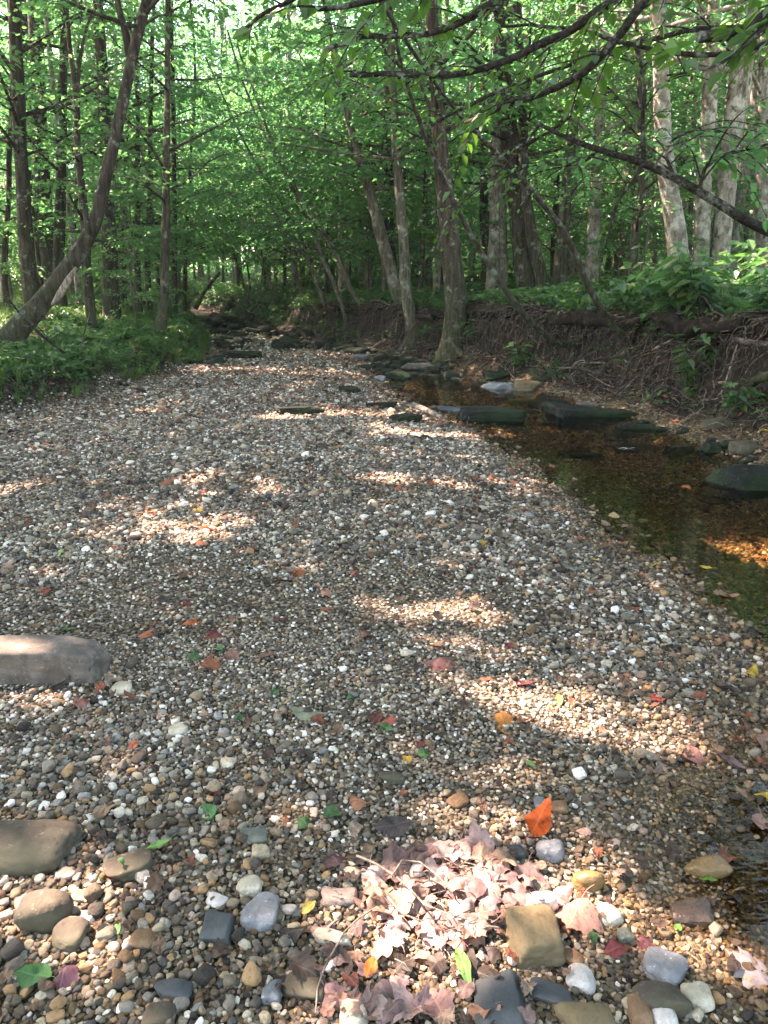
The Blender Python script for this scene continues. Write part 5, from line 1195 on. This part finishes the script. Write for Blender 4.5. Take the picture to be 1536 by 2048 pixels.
# ------------------------------------------------------------------ ground plants and roots
g = np.random.default_rng(314)
def herb(seed, kind):
    g = np.random.default_rng(seed); A = Acc()
    if kind == 'grass':
        n = 26; a = g.uniform(0, 6.28, n); h = g.uniform(.5, 1, n); le = g.uniform(.15, .6, n)
        for i in range(n):
            d = np.array([math.cos(a[i]), math.sin(a[i]), 0]); b = d * .08 * g.random()
            sd = np.array([-d[1], d[0], 0]) * .022
            p = [b, b + d * le[i] * .3 + [0, 0, h[i] * .6], b + d * le[i] + [0, 0, h[i] * .85 - .15 * le[i]]]
            A.add(np.array([p[0] - sd, p[0] + sd, p[1] + sd * .8, p[1] - sd * .8, p[2]]), np.array([[0, 1, 2, 3]]), np.array([[3, 2, 4]]))
    elif kind == 'broad':
        n = 9
        for i in range(n):
            a = i * 2.4 + g.normal(0, .3); h = g.uniform(.3, 1); rr = g.uniform(.1, .55)
            d = np.array([math.cos(a), math.sin(a), 0]); e = d * rr + [0, 0, h]
            A.add(*tube(*resample([[0, 0, 0], d * rr * .4 + [0, 0, h * .7], e], [.012, .01, .006], .3), 3, 0, 0, False))
            m = 4
            ang = a + np.array([0, 1.6, -1.6, 3.0]) + g.normal(0, .3, m)
            D = np.stack([np.cos(ang), np.sin(ang), g.normal(-.15, .25, m)], 1); L = g.uniform(.22, .46, m)
            A.add(*leaf_blades(np.repeat(e[None], m, 0), D, np.array([0, 0, 1.]) + g.normal(0, .3, (m, 3)), L, L * .6, .2))
    elif kind == 'low':
        n = 34; a = g.uniform(0, 6.28, n); rr = np.sqrt(g.random(n)) * .7; P = np.stack([np.cos(a) * rr, np.sin(a) * rr, g.uniform(.08, .6, n)], 1)
        D = np.stack([np.cos(a + g.normal(0, .8, n)), np.sin(a + g.normal(0, .8, n)), g.normal(0, .3, n)], 1); L = g.uniform(.14, .30, n)
        A.add(*leaf_blades(P, D, np.array([0, 0, 1.]) + g.normal(0, .4, (n, 3)), L, L * .62, .2))
        for i in range(0, n, 3): A.add(*tube(np.array([[0, 0, 0], P[i] * .55, P[i]]), [.01, .008, .005], 3, 0, 0, False))
    else:  # fern like: arching stems of paired leaflets
        for i in range(7):
            a = i * .9 + g.normal(0, .2); d = np.array([math.cos(a), math.sin(a), 0]); t = np.linspace(0, 1, 12)
            P = d[None] * (t * .95)[:, None] + np.array([0, 0, 1.])[None] * (.75 * np.sin(t * 2.0))[:, None]
            A.add(*tube(P, np.full(12, .008), 3, 0, 0, False))
            s = np.array([-d[1], d[0], 0])
            for sg in (1, -1):
                L = .26 * np.sin(np.pi * (t[1:] * .9 + .08)) + .05
                A.add(*leaf_blades(P[1:], s[None] * sg + d[None] * .35, np.array([0, 0, 1.]) + g.normal(0, .15, (11, 3)), L, L * .36, .15))
    return A.mesh('herb_' + kind, False)
HB = [proto('herb_%d' % i, herb(600 + i, k), M_herb) for i, k in enumerate(('broad', 'low', 'low', 'fern', 'broad', 'low'))]
GS = [proto('tuft_%d' % i, herb(650 + i, 'grass'), M_grass) for i in range(4)]
def sow(name, label, cat, P, size, protos, seed, lift=0.0):
    g = np.random.default_rng(seed); n = len(P)
    s = g.uniform(*size, n) * (1 + .35 * fbm(P[:, 0], P[:, 1], 0, seed, 2))
    scatter(name, np.stack([P[:, 0], P[:, 1], height(P[:, 0], P[:, 1]) - .01 + lift], 1), np.stack([g.normal(0, .15, n), g.normal(0, .15, n), g.uniform(0, 6.28, n)], 1),
            np.stack([s, s, s * g.uniform(.7, 1.25, n)], 1), g.integers(0, len(protos), n), protos, label, cat)
def field(x0, x1, y0, y1, s, f, seed):
    g = np.random.default_rng(seed)
    xx, yy = np.meshgrid(np.arange(x0, x1, s), np.arange(y0, y1, s)); P = np.stack([xx.ravel(), yy.ravel()], 1) + g.uniform(-.5, .5, (xx.size, 2)) * s
    return P[g.random(len(P)) < f(P[:, 0], P[:, 1])]
vis = lambda x, y: np.abs(x) < frame_half(y) + .6
# left bank: thick low herbs down to the gravel
P = field(-14, -2, 6.5, 26, .11, lambda x, y: vis(x, y) * sstep(-.05, .35, xl(y) - x) * np.clip(.75 + .8 * fbm(x * .7, y * .7, 0, 72) - .5 * sstep(1.6, 3.2, xl(y) - x), .08, 1) * np.interp(y, (6, 16, 26), (1, .75, .4)), 1)
sow('bank_herbs', 'thick low green herbs covering the left bank down to the gravel', 'ground cover', P, (.13, .26), HB, 2)
P = field(-12, -2.5, 7, 24, .15, lambda x, y: vis(x, y) * sstep(-.12, .05, xl(y) - x) * np.clip(.35 + 1.2 * fbm(x * .9, y * .9, 0, 73) + .6 * sstep(.9, .2, xl(y) - x), 0, 1), 3)
sow('bank_grass', 'green grass tufts on the left bank and along its gravel edge', 'grass', P, (.14, .30), GS, 4)
# right bank and forest floor
P = field(-1, 16, 6, 27, .135, lambda x, y: vis(x, y) * sstep(.5, .8, x - xr(y)) * np.clip(.72 + .9 * fbm(x * .6, y * .6, 0, 74) + .3 * sstep(12, 8, y), .05, 1), 5)
sow('forest_herbs', 'leafy green plants covering the top of the right bank', 'ground cover', P, (.16, .34), HB, 6)
P = field(-1, 16, 6, 24, .2, lambda x, y: vis(x, y) * sstep(.7, 1.0, x - xr(y)) * np.clip(.2 + .9 * fbm(x * .8, y * .8, 0, 75) + .5 * sstep(1.6, .9, x - xr(y)), 0, .9), 7)
sow('forest_grass', 'grass tufts hanging over the lip of the right bank', 'grass', P, (.16, .34), GS, 8)
P = field(-28, 28, 24, 58, .48, lambda x, y: vis(x, y) * ((x > xr(y) + .12) | (x < xl(y) - .4)) * np.clip(.6 + .8 * fbm(x * .3, y * .3, 0, 76), .1, 1), 9)
sow('far_herbs', 'green undergrowth under the far trees', 'ground cover', P, (.35, .8), HB, 10)
P = field(1, 6, 6, 15, .2, lambda x, y: vis(x, y) * (x > xr(y) + .1) * (x < xr(y) + .8) * (fbm(x * 1.2, y * 1.2, 0, 77) > .22) * .6, 11)
sow('bank_face_herbs', 'scattered green plants rooted in the face of the right bank', 'ground cover', P, (.14, .28), HB, 12)
P = field(-9, 3, 14.5, 34, .16, lambda x, y: vis(x, y) * (x > xr(y) + .15) * (x < xr(y) + 1.1) * np.clip(.35 + 1.0 * fbm(x * .9, y * .9, 0, 78), 0, .9) * sstep(14.5, 18, y), 13)
sow('far_bank_grass', 'grass and low plants growing down the far part of the right bank', 'grass', P, (.16, .36), GS + HB[:3], 14)
# leafy plants one can point at
def bush(px, py, s, label, seed, group=None):
    g = np.random.default_rng(seed); p = hit(px, py); A, W = Acc(), Acc()
    for i in range(9):
        a = g.uniform(0, 6.28); h = g.uniform(.4, 1) * s; rr = g.uniform(.1, .5) * s; d = np.array([math.cos(a), math.sin(a), 0])
        e = d * rr + [0, 0, h]
        Q, q = resample([[0, 0, -.03], d * rr * .35 + [0, 0, h * .6], e], [.006, .004, .002], .06); W.add(*tube(Q, q, 4, 0, 0, False))
        j = np.linspace(len(Q) * .4, len(Q) - 1, 6).astype(int); m = len(j)
        ang = a + np.where(np.arange(m) % 2, 1.0, -1.0) + g.normal(0, .3, m); L = s * g.uniform(.18, .34, m)
        A.add(*leaf_blades(Q[j], np.stack([np.cos(ang), np.sin(ang), g.normal(-.2, .25, m)], 1), np.array([0, 0, 1.]) + g.normal(0, .3, (m, 3)), L, L * .6, .22))
    o = empty('leafy_plant', p, label, 'plant', group)
    link('stem', W.mesh('stem'), B_brown, o); link('leaves', A.mesh('leaves', False), M_herb, o)
bush(1372, 780, .55, 'broad leaved green plant growing out of the bank below the propped pale stick', 1)
bush(1420, 735, .5, 'taller green plant above the broad leaved one on the bank face', 2)
bush(1030, 740, .5, 'bright green clump at the bank foot right of the white rooted tree', 3)
bush(948, 690, .5, 'small leafy plant among roots right of the water edge tree', 4)
bush(1310, 668, .5, 'fern like plant on the bank lip behind the right crooked tree', 5)
bush(1470, 830, .4, 'low green plant on the bank above the rounded brownish boulder', 6)
bush(1500, 600, .9, 'tall bright leafy plant on the bank top at the frame edge', 7)
bush(1430, 575, .9, 'tall leafy plant on the bank top before the pale trio', 8)
g2 = np.random.default_rng(4)
for q in range(16):
    bush(g2.uniform(1230, 1536), g2.uniform(590, 650), g2.uniform(.5, .85), 'leafy plant crowding the top of the right bank', 30 + q, 'leafy plants crowding the bank top')
bush(250, 690, .55, 'bright sunlit grass like plant on the left bank left of the slender tree', 9)
bush(120, 700, .6, 'leafy plant at the foot of the charred leaning trunk', 10)

# roots washed out of the cut bank
def root_walk(p, g, L, r, down=.55, side=None):
    P = [p]; d = unit(np.array([g.normal(-.35, .3), g.normal(0, .6), g.normal(-.5, .3)])) if side is None else side
    n = max(4, int(L / .07))
    for k in range(n):
        d = unit(d + g.normal(0, .28, 3) + np.array([-.05, 0, -down * .18]))
        q = P[-1] + d * L / n; zz = hz(q[0], q[1])
        if q[2] < zz + .01: q[2] = zz + .012; d[2] = abs(d[2]) * .2
        P.append(q)
    P = np.array(P); return tube(P, np.linspace(r, r * .3, len(P)), 5, .15, int(g.integers(99)), False)
g = np.random.default_rng(808)
A = Acc()
for a_, b_ in ((6.2, 8.1), (8.3, 10.0), (10.15, 12.2), (12.5, 14.6), (15.2, 18.6), (19, 22.5)):
    yy = np.linspace(a_, b_, 14); xx = xr(yy) + .52 + .12 * fbm(yy * 1.7, 0, 0, 12)
    P = np.stack([xx, yy, height(xx + .32, yy) - .12], 1); rr = .62 * (.10 + .06 * (fbm(yy * 2.2, 3, 0, 13) + .5)) * np.sin(np.pi * np.linspace(.12, .88, 14)) ** .4
    P, rr = resample(P, rr, .06); A.add(*tube(P, rr, 18, .9, int(a_ * 3)))
tag(link('bank_lip', A.mesh('bank_lip'), mat_rock('bank_soil', (.014, .0105, .008), (.05, .038, .028), None, .95, 14, None, .1)), 'overhanging lip of root bound soil along the top of the cut right bank', 'bank', kind='structure')
for k in range(40):
    y = g.uniform(6.6, 18); x = float(xr(y)) + g.uniform(.3, .62)
    if abs(x) > frame_half(y): continue
    p = np.array([x, y, hz(x, y) + .01]); B = Acc()
    B.add(*root_walk(p, g, g.uniform(.5, 1.1), g.uniform(.010, .022), g.uniform(.2, .8)))
    p2 = p + np.array([-.12, g.uniform(-.2, .2), .05]); p2[2] = hz(p2[0], p2[1]) + .01
    tag(link('root', B.mesh('root', True, p), B_root if k % 3 else B_drift, loc=p), 'gnarled bare root sticking out of the cut right bank', 'root', 'gnarled roots in the cut bank')
A = Acc()
for k in range(1500):
    y = g.uniform(6.3, 21) if k % 3 else g.uniform(9, 18); tt = g.uniform(.25, .85) if k % 2 else g.uniform(.55, .8)
    x = float(xr(y)) + tt
    if abs(x) > frame_half(y) + .3: continue
    p = np.array([x, y, hz(x, y) + .01])
    if k % 2 == 0:      # curtain hanging free from the lip
        L = g.uniform(.2, .75); q = p + np.array([-g.uniform(.06, .26), g.normal(0, .05), .02]); m = 7
        H = np.array([q + np.array([-.10 * t + .03 * g.normal(), .05 * g.normal(), -L * t]) for t in np.linspace(0, 1, m)]); H[0] = p
        H[:, 2] = np.maximum(H[:, 2], height(H[:, 0], H[:, 1]) + .012); r0 = g.choice([.003, .004, .006, .010, .013])
        A.add(*tube(H, np.linspace(r0, r0 * .3, m), 4, 0, 0, False)); continue
    A.add(*root_walk(p, g, g.uniform(.25, .9), g.choice([.004, .006, .008, .013]), g.uniform(.3, 1)))
tag(link('root_tangle', A.mesh('root_tangle'), B_fine), 'tangle of fine bare roots hanging from the washed out right bank', 'roots', kind='stuff')
A = Acc()
for k in range(420):
    y = g.uniform(6.3, 24); x = float(xl(y)) - g.uniform(-.1, .3) if k % 5 == 0 else float(xr(y)) + g.uniform(-.15, .35)
    if abs(x) > frame_half(y): continue
    p = np.array([x, y, hz(x, y) + .015]); a = g.uniform(0, 6.28)
    A.add(*root_walk(p, g, g.uniform(.2, .6), g.choice([.003, .005, .008]), .2, np.array([math.cos(a), math.sin(a), .1])))
tag(link('dead_twigs', A.mesh('dead_twigs'), B_drift), 'dead twigs and root ends strewn along the foot of the banks', 'twigs', kind='stuff')
for i, (pts, w, label) in enumerate((
 ([(1062, 722), (1090, 728), (1128, 732)], 11, 'thick bare root lying level on the bank left of the mossy stump'),
 ([(1148, 738), (1175, 746), (1200, 752)], 12, 'bent pale root joining the mossy stump'),
 ([(1150, 732), (1180, 730), (1210, 734)], 9, 'straight pale root above the bent one'),
 ([(1204, 756), (1216, 736), (1236, 726), (1258, 718)], 13, 'mossy root stump with a sunlit cut face'),
 ([(1256, 762), (1300, 748), (1340, 744), (1370, 742)], 9, 'long dark root running right from below the mossy stump'),
 ([(1108, 652), (1090, 690), (1040, 655), (980, 640)], 10, 'sunlit bundle of roots right of the water edge tree'),
 ([(952, 652), (975, 642), (992, 634)], 11, 'bare root crossing the path like ledge behind the water edge tree'),
 ([(822, 655), (826, 685), (850, 690), (880, 690)], 10, 'looping grey root hanging from the crossing pair'),
 ([(1060, 660), (1040, 690), (1000, 672), (985, 700)], 8, 'knotted root below the left crooked tree'),
 ([(1240, 790), (1262, 772), (1276, 756)], 6, 'thin pale root hanging free under the bank lip'),
 ([(1160, 718), (1185, 690), (1215, 676)], 5, 'arching thin root below the right crooked tree'))):
    stick('root', label, pts, w * .75, w * .35, B_drift if i in (2, 9) else B_root, .03, cat='root', sides=8, wob=.035, side=[(.4, -.5, .1, -.4, .35), (.65, .5, .1, -.3, .3), (.85, -.2, .1, -.6, .3)])
# ------------------------------------------------------------------ the damp air under the trees
hb = bmesh.new(); bmesh.ops.create_cube(hb, size=1)
me = bpy.data.meshes.new('haze'); hb.to_mesh(me); hb.free()
N = NT('haze'); vol = N.n('ShaderNodeVolumePrincipled', {'Color': (.80, .92, .95, 1), 'Density': HAZE, 'Anisotropy': .25})
N.t.links.new(vol.outputs[0], N.n('ShaderNodeOutputMaterial').inputs['Volume'])
o = link('haze', me, N.m); o.scale = (680, 470, 36.5); o.location = (0, 160, 16.9)
tag(o, 'thin bluish haze hanging between the trees', 'haze', kind='stuff')
# ------------------------------------------------------------------ light, sky, camera
w = bpy.data.worlds.new('World'); scene.world = w; w.use_nodes = True
nt = w.node_tree; nt.nodes.clear()
sky = nt.nodes.new('ShaderNodeTexSky'); sky.sky_type = 'NISHITA'; sky.sun_disc = False
sky.sun_elevation = SUN_EL; sky.sun_rotation = math.atan2(SUN[0], SUN[1])
bg = nt.nodes.new('ShaderNodeBackground'); bg.inputs['Strength'].default_value = SKY_STRENGTH
wo = nt.nodes.new('ShaderNodeOutputWorld')
nt.links.new(sky.outputs[0], bg.inputs[0]); nt.links.new(bg.outputs[0], wo.inputs[0])
ld = bpy.data.lights.new('sun', 'SUN'); ld.energy = SUN_STRENGTH; ld.angle = R(.53); ld.color = (1.0, .83, .86)
lo = bpy.data.objects.new('sun', ld); COL.objects.link(lo)
lo.rotation_euler = Vector(SUN).to_track_quat('Z', 'Y').to_euler(); lo.location = (-20, 6, 30)

cd = bpy.data.cameras.new('camera'); cam = bpy.data.objects.new('camera', cd); COL.objects.link(cam)
cam.location = EYE; cam.rotation_euler = (math.pi / 2 - PITCH, 0, 0)
cd.sensor_fit = 'VERTICAL'; cd.sensor_height = 36; cd.sensor_width = 27; cd.lens = F_PX / 2048 * 36
cd.clip_start = .05; cd.clip_end = 1500
scene.camera = cam
scene.view_settings.view_transform = 'Standard'; scene.view_settings.look = 'None'
scene.view_settings.exposure = EXPOSURE; scene.view_settings.gamma = 1
scene.view_settings.use_white_balance = True; scene.view_settings.white_balance_temperature = 8400; scene.view_settings.white_balance_tint = 12
cy = scene.cycles
cy.max_bounces = 8; cy.diffuse_bounces = 4; cy.glossy_bounces = 3; cy.transmission_bounces = 4; cy.transparent_max_bounces = 8
cy.use_denoising = True; cy.sample_clamp_indirect = 6
